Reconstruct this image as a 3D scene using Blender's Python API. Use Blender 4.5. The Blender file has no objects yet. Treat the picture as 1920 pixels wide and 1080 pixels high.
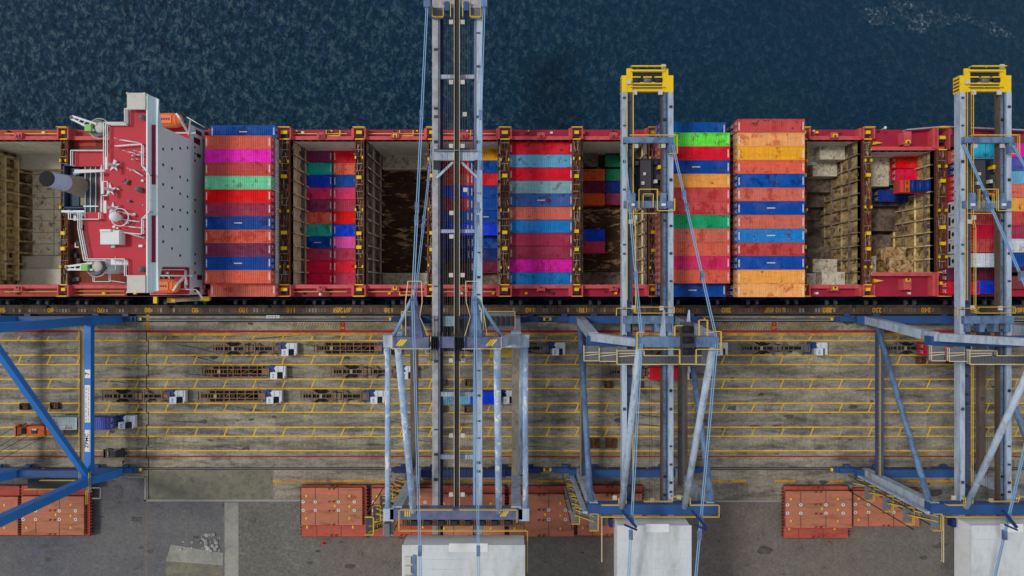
import bpy, math, random
from mathutils import Vector, Matrix
random.seed(11)
R = math.radians
scn = bpy.context.scene
COL = scn.collection
H, F = 152.7, 1400.0            # drone height above the quay and focal length (px at 1920 wide)
K = 0.70                        # display value of a white surface lying flat under this daylight

def W(px, py, z):               # surveyed point at height z
    k = (H - z) / F
    return Vector(((px - 960) * k, (540 - py) * k, z))
def WX(px, z): return (px - 960) * (H - z) / F
def WY(py, z): return (540 - py) * (H - z) / F

def lin(c):
    c /= 255.0
    return c / 12.92 if c <= 0.04045 else ((c + 0.055) / 1.055) ** 2.4
def alb(rgb): return tuple(min(0.92, lin(v) / K) for v in rgb)

# ------------------------------------------------------------------ mesh builder
class MB:
    def __init__(s): s.v = []; s.f = []; s.m = []; s.sm = []
    def quad(s, pts, m=0, smooth=False):
        n = len(s.v); s.v += [tuple(p) for p in pts]
        s.f.append(tuple(range(n, n + len(pts)))); s.m.append(m); s.sm.append(smooth)
    def box(s, x0, x1, y0, y1, z0, z1, m=0):
        if x0 > x1: x0, x1 = x1, x0
        if y0 > y1: y0, y1 = y1, y0
        n = len(s.v)
        s.v += [(x0,y0,z0),(x1,y0,z0),(x1,y1,z0),(x0,y1,z0),(x0,y0,z1),(x1,y0,z1),(x1,y1,z1),(x0,y1,z1)]
        for q in ((3,2,1,0),(4,5,6,7),(0,1,5,4),(1,2,6,5),(2,3,7,6),(3,0,4,7)):
            s.f.append(tuple(n + i for i in q)); s.m.append(m); s.sm.append(False)
    def beam(s, a, b, w, h, m=0, w2=None, h2=None, up=(0,0,1)):
        a, b = Vector(a), Vector(b); d = (b - a).normalized(); u = Vector(up)
        if abs(d.dot(u)) > 0.97: u = Vector((0,1,0))
        sd = d.cross(u).normalized(); u = sd.cross(d).normalized()
        w2 = w if w2 is None else w2; h2 = h if h2 is None else h2
        n = len(s.v)
        for p, ww, hh in ((a, w, h), (b, w2, h2)):
            for i, j in ((-1,-1),(1,-1),(1,1),(-1,1)):
                s.v.append(tuple(p + sd * (i * ww / 2) + u * (j * hh / 2)))
        for q in ((0,1,2,3),(7,6,5,4),(1,0,4,5),(2,1,5,6),(3,2,6,7),(0,3,7,4)):
            s.f.append(tuple(n + i for i in q)); s.m.append(m); s.sm.append(False)
    def tube(s, a, b, r, r2=None, n=12, m=0, cap=True):
        a, b = Vector(a), Vector(b); d = (b - a).normalized()
        u = Vector((0,0,1)) if abs(d.z) < 0.95 else Vector((1,0,0))
        sd = d.cross(u).normalized(); u = sd.cross(d)
        r2 = r if r2 is None else r2; k = len(s.v)
        for p, rr in ((a, r), (b, r2)):
            for i in range(n):
                t = 2 * math.pi * i / n
                s.v.append(tuple(p + sd * (math.cos(t) * rr) + u * (math.sin(t) * rr)))
        for i in range(n):
            j = (i + 1) % n
            s.f.append((k+i, k+n+i, k+n+j, k+j)); s.m.append(m); s.sm.append(True)
        if cap:
            s.f.append(tuple(k + i for i in range(n))); s.m.append(m); s.sm.append(False)
            s.f.append(tuple(k + n + i for i in reversed(range(n)))); s.m.append(m); s.sm.append(False)
    def path(s, pts, r, n=6, m=0):
        for a, b in zip(pts, pts[1:]):
            if (Vector(a) - Vector(b)).length > 1e-4: s.tube(a, b, r, n=n, m=m)
    def prism(s, pts, z0, z1, m=0):
        area = sum(pts[i][0]*pts[(i+1)%len(pts)][1] - pts[(i+1)%len(pts)][0]*pts[i][1] for i in range(len(pts)))
        if area < 0: pts = pts[::-1]
        n = len(s.v); k = len(pts)
        s.v += [(p[0], p[1], z0) for p in pts] + [(p[0], p[1], z1) for p in pts]
        s.f.append(tuple(n + i for i in reversed(range(k)))); s.m.append(m); s.sm.append(False)
        s.f.append(tuple(n + k + i for i in range(k))); s.m.append(m); s.sm.append(False)
        for i in range(k):
            j = (i + 1) % k
            s.f.append((n+i, n+j, n+k+j, n+k+i)); s.m.append(m); s.sm.append(False)
    def ball(s, c, r, m=0, nu=12, nv=8, sz=1.0, sx=1.0, sy=1.0):
        n = len(s.v); c = Vector(c)
        for j in range(nv + 1):
            ph = -math.pi/2 + math.pi * j / nv
            for i in range(nu):
                t = 2 * math.pi * i / nu
                s.v.append((c.x + sx*r*math.cos(ph)*math.cos(t), c.y + sy*r*math.cos(ph)*math.sin(t), c.z + sz*r*math.sin(ph)))
        for j in range(nv):
            for i in range(nu):
                k = (i + 1) % nu
                s.f.append((n+j*nu+i, n+j*nu+k, n+(j+1)*nu+k, n+(j+1)*nu+i)); s.m.append(m); s.sm.append(True)
    def rail(s, pts, h=1.1, t=0.11, m=0, step=2.6):
        pts = [Vector(p) for p in pts]; up = Vector((0,0,1))
        for a, b in zip(pts, pts[1:]):
            L = (b - a).length
            if L < 0.05: continue
            s.beam(a + up*h, b + up*h, t, t, m); s.beam(a + up*h*0.5, b + up*h*0.5, t*0.7, t*0.7, m)
            k = max(1, int(L / step))
            for i in range(k + 1):
                p = a.lerp(b, i / k)
                s.beam(p, p + up*h, t*0.8, t*0.8, m)
    def split(s, name, mats, parent=None):
        par = list(range(len(s.v)))
        def fd(i):
            while par[i] != i: par[i] = par[par[i]]; i = par[i]
            return i
        for f in s.f:
            for i in f[1:]: par[fd(i)] = fd(f[0])
        groups = {}
        for k, f in enumerate(s.f): groups.setdefault(fd(f[0]), []).append(k)
        for ks in groups.values():
            h = MB(); mp = {}
            for k in ks:
                for i in s.f[k]:
                    if i not in mp: mp[i] = len(h.v); h.v.append(s.v[i])
                h.f.append(tuple(mp[i] for i in s.f[k])); h.m.append(s.m[k]); h.sm.append(s.sm[k])
            o = h.build(name, mats, parent)
        return o
    def build(s, name, mats, parent=None, off=None):
        me = bpy.data.meshes.new(name)
        off = Vector(off) if off is not None else (parent_origin(parent) if parent else Vector((0,0,0)))
        me.from_pydata([(x - off.x, y - off.y, z - off.z) for x, y, z in s.v], [], s.f)
        if not isinstance(mats, (list, tuple)): mats = [mats]
        for mt in mats: me.materials.append(mt)
        me.polygons.foreach_set('material_index', s.m)
        me.polygons.foreach_set('use_smooth', s.sm)
        me.update()
        o = bpy.data.objects.new(name, me); COL.objects.link(o)
        if parent: o.parent = parent
        return o

def parent_origin(p):
    v = Vector((0,0,0))
    while p is not None:
        v += Vector(p.location); p = p.parent
    return v
def tag(o, label=None, cat=None, group=None, kind=None):
    if label: o['label'] = label
    if cat: o['category'] = cat
    if group: o['group'] = group
    if kind: o['kind'] = kind
    return o
def thing(name, loc, label, cat, group=None, rz=0):
    o = bpy.data.objects.new(name, None); COL.objects.link(o)
    o.location = loc; o.rotation_euler = (0, 0, rz); o.empty_display_size = 0.5
    return tag(o, label, cat, group)
def kids(o): return [c for c in bpy.data.objects if c.parent == o]
def copy_tree(o, parent=None, ch=None):
    c = o.copy(); COL.objects.link(c)
    if parent: c.parent = parent
    for k in (CH[o] if CH is not None and o in CH else kids(o)): copy_tree(k, c)
    return c
CH = {}
def freeze(o):                   # remember the children so that copies are quick
    CH[o] = kids(o)
    for c in CH[o]: freeze(c)
    return o
def text_mesh(body, size, name='lettering', mat=None, rot=0.0, loc=(0,0,0), parent=None, sx=1.0, track=1.0):
    cu = bpy.data.curves.new('t', 'FONT'); cu.body = body; cu.size = size
    cu.align_x = 'CENTER'; cu.align_y = 'CENTER'; cu.space_character = track; cu.offset = size*0.025
    to = bpy.data.objects.new('t', cu); COL.objects.link(to)
    bpy.context.view_layer.update()
    me = bpy.data.meshes.new_from_object(to.evaluated_get(bpy.context.evaluated_depsgraph_get()))
    bpy.data.objects.remove(to)
    c, s_ = math.cos(rot), math.sin(rot)
    off = Vector(loc) - (parent_origin(parent) if parent else Vector((0,0,0)))
    for v in me.vertices:
        x, y = v.co.x * sx, v.co.y
        v.co = Vector((x*c - y*s_, x*s_ + y*c, 0)) + off
    me.materials.clear(); me.materials.append(mat)
    o = bpy.data.objects.new(name, me); COL.objects.link(o)
    if parent: o.parent = parent
    return o

# ------------------------------------------------------------------ materials
def nodes(name):
    m = bpy.data.materials.new(name); m.use_nodes = True
    nt = m.node_tree; nt.nodes.clear()
    out = nt.nodes.new('ShaderNodeOutputMaterial'); b = nt.nodes.new('ShaderNodeBsdfPrincipled')
    nt.links.new(b.outputs[0], out.inputs[0])
    return m, nt, b
def N(nt, t, **kw):
    n = nt.nodes.new(t)
    for k, v in kw.items(): setattr(n, k, v)
    return n
def coords(nt, scale=(1,1,1), rnd=True):
    tc = N(nt, 'ShaderNodeTexCoord'); mp = N(nt, 'ShaderNodeMapping'); mp.inputs['Scale'].default_value = scale
    nt.links.new(tc.outputs['Object'], mp.inputs['Vector'])
    if rnd:
        oi = N(nt, 'ShaderNodeObjectInfo'); mu = N(nt, 'ShaderNodeMath', operation='MULTIPLY'); mu.inputs[1].default_value = 137.0
        nt.links.new(oi.outputs['Random'], mu.inputs[0]); nt.links.new(mu.outputs[0], mp.inputs['Location'])
    return mp.outputs[0]
def noise(nt, vec, scale, detail=4, rough=0.6, dist=0.0):
    n = N(nt, 'ShaderNodeTexNoise'); n.inputs['Scale'].default_value = scale
    n.inputs['Detail'].default_value = detail; n.inputs['Roughness'].default_value = rough; n.inputs['Distortion'].default_value = dist
    nt.links.new(vec, n.inputs['Vector']); return n.outputs['Fac']
def ramp(nt, fac, a, b, lo=0.0, hi=1.0):
    mr = N(nt, 'ShaderNodeMapRange'); mr.clamp = True
    mr.inputs[1].default_value = a; mr.inputs[2].default_value = b; mr.inputs[3].default_value = lo; mr.inputs[4].default_value = hi
    nt.links.new(fac, mr.inputs[0]); return mr.outputs[0]
def mixc(nt, fac, a, b, mode='MIX'):
    mx = N(nt, 'ShaderNodeMix', data_type='RGBA', blend_type=mode)
    for i, v in ((0, fac), (6, a), (7, b)):
        if isinstance(v, (int, float)): mx.inputs[i].default_value = v
        elif isinstance(v, tuple): mx.inputs[i].default_value = (*v[:3], 1)
        else: nt.links.new(v, mx.inputs[i])
    return mx.outputs[2]
def math_(nt, op, a, b):
    n = N(nt, 'ShaderNodeMath', operation=op)
    for i, v in ((0, a), (1, b)):
        if isinstance(v, (int, float)): n.inputs[i].default_value = v
        else: nt.links.new(v, n.inputs[i])
    return n.outputs[0]
def grey(nt, fac):
    c = N(nt, 'ShaderNodeCombineColor')
    for i in range(3): nt.links.new(fac, c.inputs[i])
    return c.outputs[0]
def bump(nt, b, fac, strength=0.3, dist=0.05):
    n = N(nt, 'ShaderNodeBump'); n.inputs['Strength'].default_value = strength; n.inputs['Distance'].default_value = dist
    nt.links.new(fac, n.inputs['Height']); nt.links.new(n.outputs[0], b.inputs['Normal'])

MATS = {}
def paint(name, rgb, rough=0.55, dirt=(70,52,40), amt=0.35, scale=0.35, var=0.22, stretch=(1,1,1), metal=0.0, lo=0.52, hi=0.72, spec=0.3):
    if name in MATS: return MATS[name]
    m, nt, b = nodes(name)
    v = coords(nt, stretch)
    base = alb(rgb)
    big = noise(nt, v, scale, 5, 0.65, 0.3); fine = noise(nt, v, scale*9, 4, 0.7)
    br = grey(nt, ramp(nt, fine, 0.25, 0.75, 1.0 - var, 1.0 + var))
    c = mixc(nt, 1.0, base, br, 'MULTIPLY')
    if amt > 0:
        mask = math_(nt, 'MULTIPLY', ramp(nt, math_(nt, 'ADD', math_(nt, 'MULTIPLY', big, 0.7), math_(nt, 'MULTIPLY', fine, 0.3)), lo, hi), amt)
        c = mixc(nt, mask, c, alb(dirt))
    nt.links.new(c, b.inputs['Base Color'])
    b.inputs['Roughness'].default_value = rough; b.inputs['Metallic'].default_value = metal
    b.inputs['Specular IOR Level'].default_value = spec
    bump(nt, b, fine, 0.12, 0.03)
    MATS[name] = m; return m

def container_paint():
    m, nt, b = nodes('container_paint')
    v = coords(nt); oi = N(nt, 'ShaderNodeObjectInfo')
    big = noise(nt, v, 0.35, 4, 0.6); mid = noise(nt, v, 0.8, 5, 0.62, 0.6)
    vs = coords(nt, (0.25, 2.2, 1)); streak = noise(nt, vs, 1.2, 4, 0.6)
    vx = coords(nt, (2.6, 0.35, 1)); rib = noise(nt, vx, 1.0, 3, 0.6)
    br = grey(nt, ramp(nt, math_(nt, 'ADD', math_(nt, 'MULTIPLY', streak, 0.5), math_(nt, 'MULTIPLY', rib, 0.5)), 0.3, 0.7, 0.74, 1.26))
    c = mixc(nt, 1.0, oi.outputs['Color'], br, 'MULTIPLY')
    # sun-faded chalking in broad patches
    c = mixc(nt, ramp(nt, big, 0.48, 0.8, 0.0, 0.13), c, (0.45, 0.42, 0.40))
    # rust, more on some boxes than on others
    amt = ramp(nt, oi.outputs['Random'], 0.3, 1.0, -0.03, 0.06)
    rust = ramp(nt, math_(nt, 'ADD', mid, amt), 0.635, 0.71, 0.0, 0.8)
    c = mixc(nt, rust, c, alb((72, 28, 26)))
    sc = N(nt, 'ShaderNodeTexNoise'); sc.inputs['Scale'].default_value = 0.55; sc.inputs['Detail'].default_value = 7; sc.inputs['Roughness'].default_value = 0.68
    nt.links.new(coords(nt, (1.0, 0.8, 0.3)), sc.inputs['Vector'])
    st = ramp(nt, math_(nt, 'ADD', sc.outputs['Fac'], ramp(nt, oi.outputs['Random'], 0.0, 0.7, 0.05, -0.06)), 0.545, 0.60, 0.0, 0.85)
    c = mixc(nt, st, c, mixc(nt, 1.0, c, (0.72, 0.40, 0.42), 'MULTIPLY'))
    dk = ramp(nt, math_(nt, 'ADD', streak, ramp(nt, oi.outputs['Random'], 0.5, 1.0, 0.0, 0.05)), 0.62, 0.78, 0.0, 0.45)
    c = mixc(nt, dk, c, (0.05, 0.042, 0.04))
    nt.links.new(c, b.inputs['Base Color']); b.inputs['Roughness'].default_value = 0.55
    b.inputs['Specular IOR Level'].default_value = 0.12
    bump(nt, b, mid, 0.15, 0.04)
    return m

def concrete_apron():
    m, nt, b = nodes('apron_concrete')
    v = coords(nt, rnd=False)
    lanes = noise(nt, coords(nt, (0.09, 0.5, 1), False), 1.0, 6, 0.68, 0.6)
    big = noise(nt, v, 0.035, 4, 0.6); mid = noise(nt, v, 0.35, 6, 0.72, 0.5); fine = noise(nt, v, 1.9, 6, 0.8)
    stre = noise(nt, coords(nt, (0.25, 1.2, 1), False), 1.0, 6, 0.72, 0.8)
    vert = noise(nt, coords(nt, (2.2, 0.2, 1), False), 1.0, 3, 0.6)
    c = mixc(nt, ramp(nt, big, 0.35, 0.65), alb((142, 134, 114)), alb((122, 117, 110)))
    c = mixc(nt, ramp(nt, lanes, 0.42, 0.66, 0.0, 0.8), c, alb((62, 58, 54)))
    c = mixc(nt, ramp(nt, stre, 0.5, 0.72, 0.0, 0.6), c, alb((52, 50, 50)))
    c = mixc(nt, ramp(nt, mid, 0.5, 0.72, 0.0, 0.5), c, alb((136, 132, 120)))
    c = mixc(nt, ramp(nt, mid, 0.46, 0.30, 0.0, 0.55), c, alb((46, 45, 45)))
    # cast panels, each poured a little differently
    br = N(nt, 'ShaderNodeTexBrick'); br.offset = 0.0; br.inputs['Scale'].default_value = 1.0
    br.inputs['Mortar Size'].default_value = 0.035; br.inputs['Brick Width'].default_value = 6.05; br.inputs['Row Height'].default_value = 5.0
    br.inputs['Color1'].default_value = (0.78, 0.79, 0.82, 1); br.inputs['Color2'].default_value = (1.16, 1.15, 1.12, 1); br.inputs['Mortar'].default_value = (1.25, 1.25, 1.22, 1)
    nt.links.new(v, br.inputs['Vector'])
    c = mixc(nt, 0.8, c, br.outputs['Color'], 'MULTIPLY')
    c = mixc(nt, 1.0, c, grey(nt, ramp(nt, fine, 0.25, 0.75, 0.55, 1.5)), 'MULTIPLY')
    c = mixc(nt, 1.0, c, grey(nt, ramp(nt, vert, 0.25, 0.75, 0.9, 1.1)), 'MULTIPLY')
    nt.links.new(c, b.inputs['Base Color']); b.inputs['Roughness'].default_value = 0.85
    b.inputs['Specular IOR Level'].default_value = 0.15
    bump(nt, b, fine, 0.15, 0.02)
    return m

def asphalt(name, c1, c2, speck):
    m, nt, b = nodes(name)
    v = coords(nt, rnd=False)
    big = noise(nt, v, 0.05, 5, 0.65); mid = noise(nt, v, 0.4, 6, 0.75, 0.4); fine = noise(nt, v, 1.7, 6, 0.82)
    c = mixc(nt, ramp(nt, big, 0.35, 0.65), alb(c1), alb(c2))
    c = mixc(nt, ramp(nt, mid, 0.5, 0.75, 0.0, 0.5), c, alb(tuple(min(255, int(x*1.3)) for x in c1)))
    c = mixc(nt, ramp(nt, mid, 0.42, 0.28, 0.0, 0.6), c, alb(tuple(int(x*0.55) for x in c1)))
    c = mixc(nt, 1.0, c, grey(nt, ramp(nt, fine, 0.25, 0.75, 1 - speck, 1 + speck)), 'MULTIPLY')
    nt.links.new(c, b.inputs['Base Color']); b.inputs['Roughness'].default_value = 0.9; b.inputs['Specular IOR Level'].default_value = 0.12
    bump(nt, b, fine, 0.2, 0.02)
    return m

def water_mat():
    m, nt, b = nodes('sea_water')
    v = coords(nt, rnd=False)
    rot = N(nt, 'ShaderNodeMapping'); rot.inputs['Rotation'].default_value = (0, 0, R(24)); rot.inputs['Scale'].default_value = (1.0, 0.72, 1)
    nt.links.new(v, rot.inputs['Vector'])
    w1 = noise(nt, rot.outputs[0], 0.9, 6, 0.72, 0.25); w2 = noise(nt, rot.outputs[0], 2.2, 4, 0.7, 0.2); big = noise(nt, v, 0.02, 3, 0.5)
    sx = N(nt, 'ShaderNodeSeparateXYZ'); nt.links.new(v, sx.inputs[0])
    rough = ramp(nt, math_(nt, 'ADD', sx.outputs[0], math_(nt, 'MULTIPLY', noise(nt, v, 0.05, 4, 0.6), 30)), 65, -55, 0.25, 1.0)   # sun glitter painted into the colour: ripple contrast grows to the left
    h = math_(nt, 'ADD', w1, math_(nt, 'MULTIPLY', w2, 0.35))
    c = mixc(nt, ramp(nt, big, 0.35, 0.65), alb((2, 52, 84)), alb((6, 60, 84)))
    c = mixc(nt, math_(nt, 'MULTIPLY', ramp(nt, h, 0.68, 0.90, 0.0, 1.0), rough), c, alb((98, 122, 122)))  # crest glints painted as a lighter base colour
    c = mixc(nt, math_(nt, 'MULTIPLY', ramp(nt, h, 0.67, 0.52, 0.0, 0.9), rough), c, alb((2, 18, 30)))  # dark troughs painted in to match the glints
    nt.links.new(c, b.inputs['Base Color']); b.inputs['Roughness'].default_value = 0.22; b.inputs['IOR'].default_value = 1.33; b.inputs['Specular IOR Level'].default_value = 0.3
    bump(nt, b, h, 1.0, 2.2)
    return m
def foam_mat():
    m, nt, b = nodes('sea_foam')
    v = coords(nt, rnd=False)
    f = noise(nt, v, 1.6, 6, 0.85, 0.4); g = noise(nt, v, 0.25, 4, 0.6)
    b.inputs['Base Color'].default_value = (0.5, 0.6, 0.65, 1); b.inputs['Roughness'].default_value = 0.6
    a = math_(nt, 'MULTIPLY', ramp(nt, f, 0.52, 0.68), ramp(nt, g, 0.36, 0.6, 0.0, 0.6))
    nt.links.new(a, b.inputs['Alpha'])
    return m
def rusty(name, c1, c2, c3, scale=0.35, stretch=(1,1,1), a=(0.42,0.58), d=(0.55,0.72)):
    m, nt, b = nodes(name)
    v = coords(nt, stretch)
    n1 = noise(nt, v, scale, 6, 0.7, 0.5); n2 = noise(nt, v, scale*2.0, 6, 0.62, 0.6); fine = noise(nt, v, scale*10, 4, 0.7)
    c = mixc(nt, ramp(nt, n1, *a), alb(c1), alb(c2))
    c = mixc(nt, ramp(nt, n2, *d, 0.0, 0.9), c, alb(c3))
    c = mixc(nt, 1.0, c, grey(nt, ramp(nt, fine, 0.25, 0.75, 0.84, 1.16)), 'MULTIPLY')
    nt.links.new(c, b.inputs['Base Color']); b.inputs['Roughness'].default_value = 0.8; b.inputs['Specular IOR Level'].default_value = 0.15
    bump(nt, b, n2, 0.25, 0.05)
    MATS[name] = m; return m

M = {}
M['cont'] = container_paint()
M['lockbar'] = paint('lock_bar_steel', (150,140,135), 0.5, amt=0.4)
M['white'] = paint('white_paint', (190,192,192), 0.5, dirt=(120,112,100), amt=0.3, scale=0.3, var=0.06)
M['house_roof'] = paint('machine_house_white', (176,181,184), 0.55, dirt=(136,136,132), amt=0.75, scale=0.18, var=0.07, stretch=(1.4,0.5,1), lo=0.46, hi=0.66)
M['shipwhite'] = paint('ship_white', (190,206,230), 0.5, dirt=(140,135,128), amt=0.25, scale=0.3, var=0.05)
M['shiplightgrey'] = paint('stained_white', (170,168,160), 0.6, dirt=(105,85,60), amt=0.5, scale=0.5, var=0.1)
M['yellow'] = paint('safety_yellow', (204,172,22), 0.55, dirt=(90,60,20), amt=0.4, scale=0.8, var=0.15)
M['rail'] = paint('rail_yellow', (184,156,62), 0.55, dirt=(120,100,50), amt=0.3, var=0.1)
M['line'] = paint('line_yellow', (202,162,30), 0.85, dirt=(100,92,74), amt=0.8, scale=0.5, var=0.28, lo=0.50, hi=0.66)
M['linewide'] = paint('line_yellow_worn', (190,136,22), 0.85, dirt=(82,74,62), amt=0.85, scale=0.35, var=0.3, lo=0.44, hi=0.62)
M['hatch'] = paint('hatch_yellow_worn', (140,118,40), 0.85, dirt=(80,75,62), amt=0.95, scale=0.5, var=0.3, lo=0.42, hi=0.58)
M['redline'] = paint('line_red', (134,26,34), 0.85, dirt=(80,60,56), amt=0.6, scale=0.4, var=0.25, lo=0.48, hi=0.66)
M['number'] = paint('number_yellow', (186,138,22), 0.8, dirt=(70,56,36), amt=0.55, scale=0.9, var=0.2, lo=0.48, hi=0.66)
M['whitemark'] = paint('white_marking', (196,198,200), 0.7, amt=0.15, var=0.08)
M['darkmark'] = paint('dark_marking', (34,38,50), 0.7, amt=0.1)
M['black'] = paint('black_rubber', (20,20,22), 0.75, dirt=(50,46,42), amt=0.3)
M['dark'] = paint('dark_steel', (34,36,44), 0.6, dirt=(60,48,40), amt=0.4)
M['darkblue'] = paint('dark_blue_steel', (16,36,84), 0.5, dirt=(20,24,40), amt=0.5)
M['glass'] = paint('dark_glass', (18,24,32), 0.12, amt=0.0, var=0.05, spec=0.5)
M['crane_pale'] = paint('crane_pale_blue', (152,166,182), 0.5, dirt=(92,96,108), amt=0.8, scale=0.8, var=0.2, stretch=(1.6,0.3,1), lo=0.46, hi=0.66)
M['crane_walk'] = paint('crane_walkway_blue', (58,74,104), 0.6, dirt=(52,48,62), amt=0.6, scale=0.4, var=0.15, lo=0.42, hi=0.65)
M['crane_mid'] = paint('crane_mid_blue', (90,116,148), 0.5, dirt=(56,64,90), amt=0.9, scale=0.7, var=0.2, stretch=(1.2,0.6,1), lo=0.44, hi=0.64)
M['crane_deep'] = paint('crane_deep_blue', (34,72,124), 0.5, dirt=(44,54,78), amt=0.8, scale=0.25, var=0.12, lo=0.44, hi=0.7)
M['crane_sat'] = paint('crane_fresh_blue', (36,104,176), 0.45, dirt=(32,84,140), amt=0.6, scale=0.4, var=0.12)
M['crane_old'] = paint('crane_weathered', (148,149,154), 0.6, dirt=(104,98,94), amt=0.8, scale=0.6, var=0.2, stretch=(1.2,0.8,1), lo=0.44, hi=0.64)
M['crane_purple'] = paint('crane_violet_blue', (92,98,128), 0.55, dirt=(54,64,92), amt=0.85, scale=0.6, var=0.18, lo=0.42, hi=0.66)
M['crane_chalk'] = rusty('crane_chalked_blue', (118,146,178), (156,170,186), (204,206,204), 0.5, (1,0.45,1), d=(0.55,0.64))
M['mottled'] = rusty('mottled_beam', (128,120,108), (150,142,128), (76,66,56), 0.6, (1,0.6,1))
M['brownbeam'] = rusty('brown_beam', (84,74,66), (96,82,72), (58,48,44), 0.5, (1,0.5,1))
M['rope'] = paint('wire_rope', (52,50,50), 0.6, amt=0.0)
M['stay'] = paint('stay_blue', (112,146,178), 0.45, dirt=(70,90,130), amt=0.3, var=0.08)
M['hull'] = paint('hull_navy', (14,24,52), 0.5, dirt=(60,30,30), amt=0.3)
M['deckred'] = paint('deck_crimson', (150,28,54), 0.6, dirt=(96,24,48), amt=0.6, scale=0.25, var=0.12, lo=0.42, hi=0.66)
M['deckorange'] = paint('deck_orange_red', (158,58,42), 0.65, dirt=(104,52,40), amt=0.7, scale=0.4, var=0.15, lo=0.42, hi=0.62)
M['coaming'] = paint('coaming_pink_red', (182,74,78), 0.6, dirt=(120,50,52), amt=0.55, scale=0.7, var=0.15, lo=0.45, hi=0.62)
M['roofred'] = paint('deckhouse_red', (168,40,54), 0.6, dirt=(140,34,50), amt=0.5, scale=0.25, var=0.08, lo=0.4, hi=0.7)
M['maroon'] = paint('maroon_deck', (112,42,46), 0.65, dirt=(70,34,34), amt=0.6, scale=0.5, var=0.15)
M['afterdeck'] = rusty('worn_after_deck', (122,54,44), (98,58,42), (62,46,36), 0.5)
M['holdpale'] = rusty('hold_side_paint', (196,192,180), (180,176,162), (140,112,80), 0.25, (0.6,0.6,0.6), d=(0.60,0.74))
M['holdbeige'] = rusty('hold_beige', (206,190,146), (186,166,120), (116,84,42), 0.3, d=(0.55,0.7))
M['holdgrey'] = rusty('hold_grey_ribs', (160,150,132), (128,116,98), (98,66,38), 0.4, d=(0.52,0.66))
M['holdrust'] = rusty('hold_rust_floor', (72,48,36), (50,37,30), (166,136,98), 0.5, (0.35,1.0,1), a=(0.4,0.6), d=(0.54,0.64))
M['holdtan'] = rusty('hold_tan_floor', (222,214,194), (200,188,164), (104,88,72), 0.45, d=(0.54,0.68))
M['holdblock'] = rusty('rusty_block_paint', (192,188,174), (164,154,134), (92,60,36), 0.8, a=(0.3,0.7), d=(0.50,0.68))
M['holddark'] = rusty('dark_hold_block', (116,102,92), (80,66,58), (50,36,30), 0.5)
M['truss'] = rusty('lashing_grey', (150,140,126), (124,110,94), (120,84,54), 0.9)
M['rusttruss'] = rusty('lashing_rust', (128,72,40), (84,56,42), (54,40,34), 0.9)
M['crossdeck'] = rusty('cross_deck_brown', (78,50,42), (60,42,38), (98,64,44), 0.6)
M['cover'] = rusty('hatch_cover_orange', (166,98,78), (142,98,74), (110,62,48), 0.35, (0.35,1.3,1), a=(0.38,0.62), d=(0.54,0.72))
M['coverred'] = rusty('hatch_cover_red', (156,78,64), (146,66,58), (112,52,44), 0.25, (0.4,1.1,1), d=(0.58,0.76))
M['coverside'] = rusty('hatch_cover_edge', (118,60,44), (84,44,36), (52,30,26), 0.7)
M['orange'] = paint('orange_machine', (182,82,32), 0.55, dirt=(110,50,24), amt=0.5, scale=0.9, var=0.15)
M['lifeboat'] = paint('lifeboat_orange', (208,106,56), 0.5, dirt=(170,84,48), amt=0.3, scale=0.5, var=0.06)
M['trailer'] = rusty('trailer_brown', (120,100,86), (94,78,66), (128,98,78), 0.9)
M['trailer_b'] = rusty('trailer_orange_brown', (128,98,72), (102,78,58), (140,106,74), 0.9)
M['trailer_g'] = rusty('trailer_grey_brown', (100,94,90), (78,72,70), (112,98,88), 0.9)
M['chassisblue'] = paint('tractor_blue', (20,50,118), 0.5, dirt=(24,28,44), amt=0.6, scale=0.9)
M['cab'] = paint('cab_white', (186,192,198), 0.45, dirt=(130,130,130), amt=0.25, scale=0.8, var=0.06)
M['grey'] = paint('machine_grey', (92,94,100), 0.6, amt=0.4)
M['green'] = paint('machine_green', (120,168,92), 0.55, amt=0.3)
M['rustbox'] = rusty('rust_box', (96,66,46), (70,50,40), (44,34,30), 1.2)
M['skin'] = paint('skin', (160,110,84), 0.6, amt=0.0); M['cloth'] = paint('dark_cloth', (34,38,48), 0.8, amt=0.0)
M['hivis'] = paint('helmet_white', (200,200,190), 0.5, amt=0.0)
M['apron'] = concrete_apron()
M['yard'] = asphalt('yard_asphalt', (92,89,85), (98,90,84), 0.42)
M['yarddark'] = asphalt('yard_asphalt_dark', (80,81,87), (92,91,90), 0.4)
M['gravel'] = asphalt('yard_gravel', (96,95,90), (88,86,81), 0.6)
M['slab'] = rusty('pale_slab', (132,132,122), (120,120,116), (104,102,96), 0.2)
M['slabold'] = rusty('old_slab', (108,106,90), (96,94,84), (74,72,64), 0.5)
M['kerb'] = paint('kerb_grey', (128,128,124), 0.85, dirt=(90,90,88), amt=0.5)
M['coping'] = rusty('coping_brown', (82,70,60), (66,56,50), (48,40,36), 0.5)
M['joint'] = paint('joint_black', (24,24,26), 0.9, amt=0.0)
M['railsteel'] = paint('rail_steel', (120,122,124), 0.5, amt=0.3)
M['holdrusty'] = rusty('hold_rusty_plates', (198,178,126), (150,120,76), (74,48,26), 0.45, (1,1,.3), a=(0.38,0.6), d=(0.49,0.64))
M['slate'] = paint('slate_blue_grey', (44,62,84), 0.6, dirt=(30,34,40), amt=0.6)
M['charcoal'] = paint('charcoal', (58,56,62), 0.7, dirt=(34,34,38), amt=0.5)
M['railtan'] = paint('rail_tan', (184,172,136), 0.6, dirt=(120,110,90), amt=0.3)
M['ropelight'] = paint('galvanised_rope', (96,92,86), 0.6, amt=0.0)
M['tyre'] = paint('tyre_black', (50,48,46), 0.9, dirt=(92,88,80), amt=0.9, scale=1.2, lo=.42, hi=.6)
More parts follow.
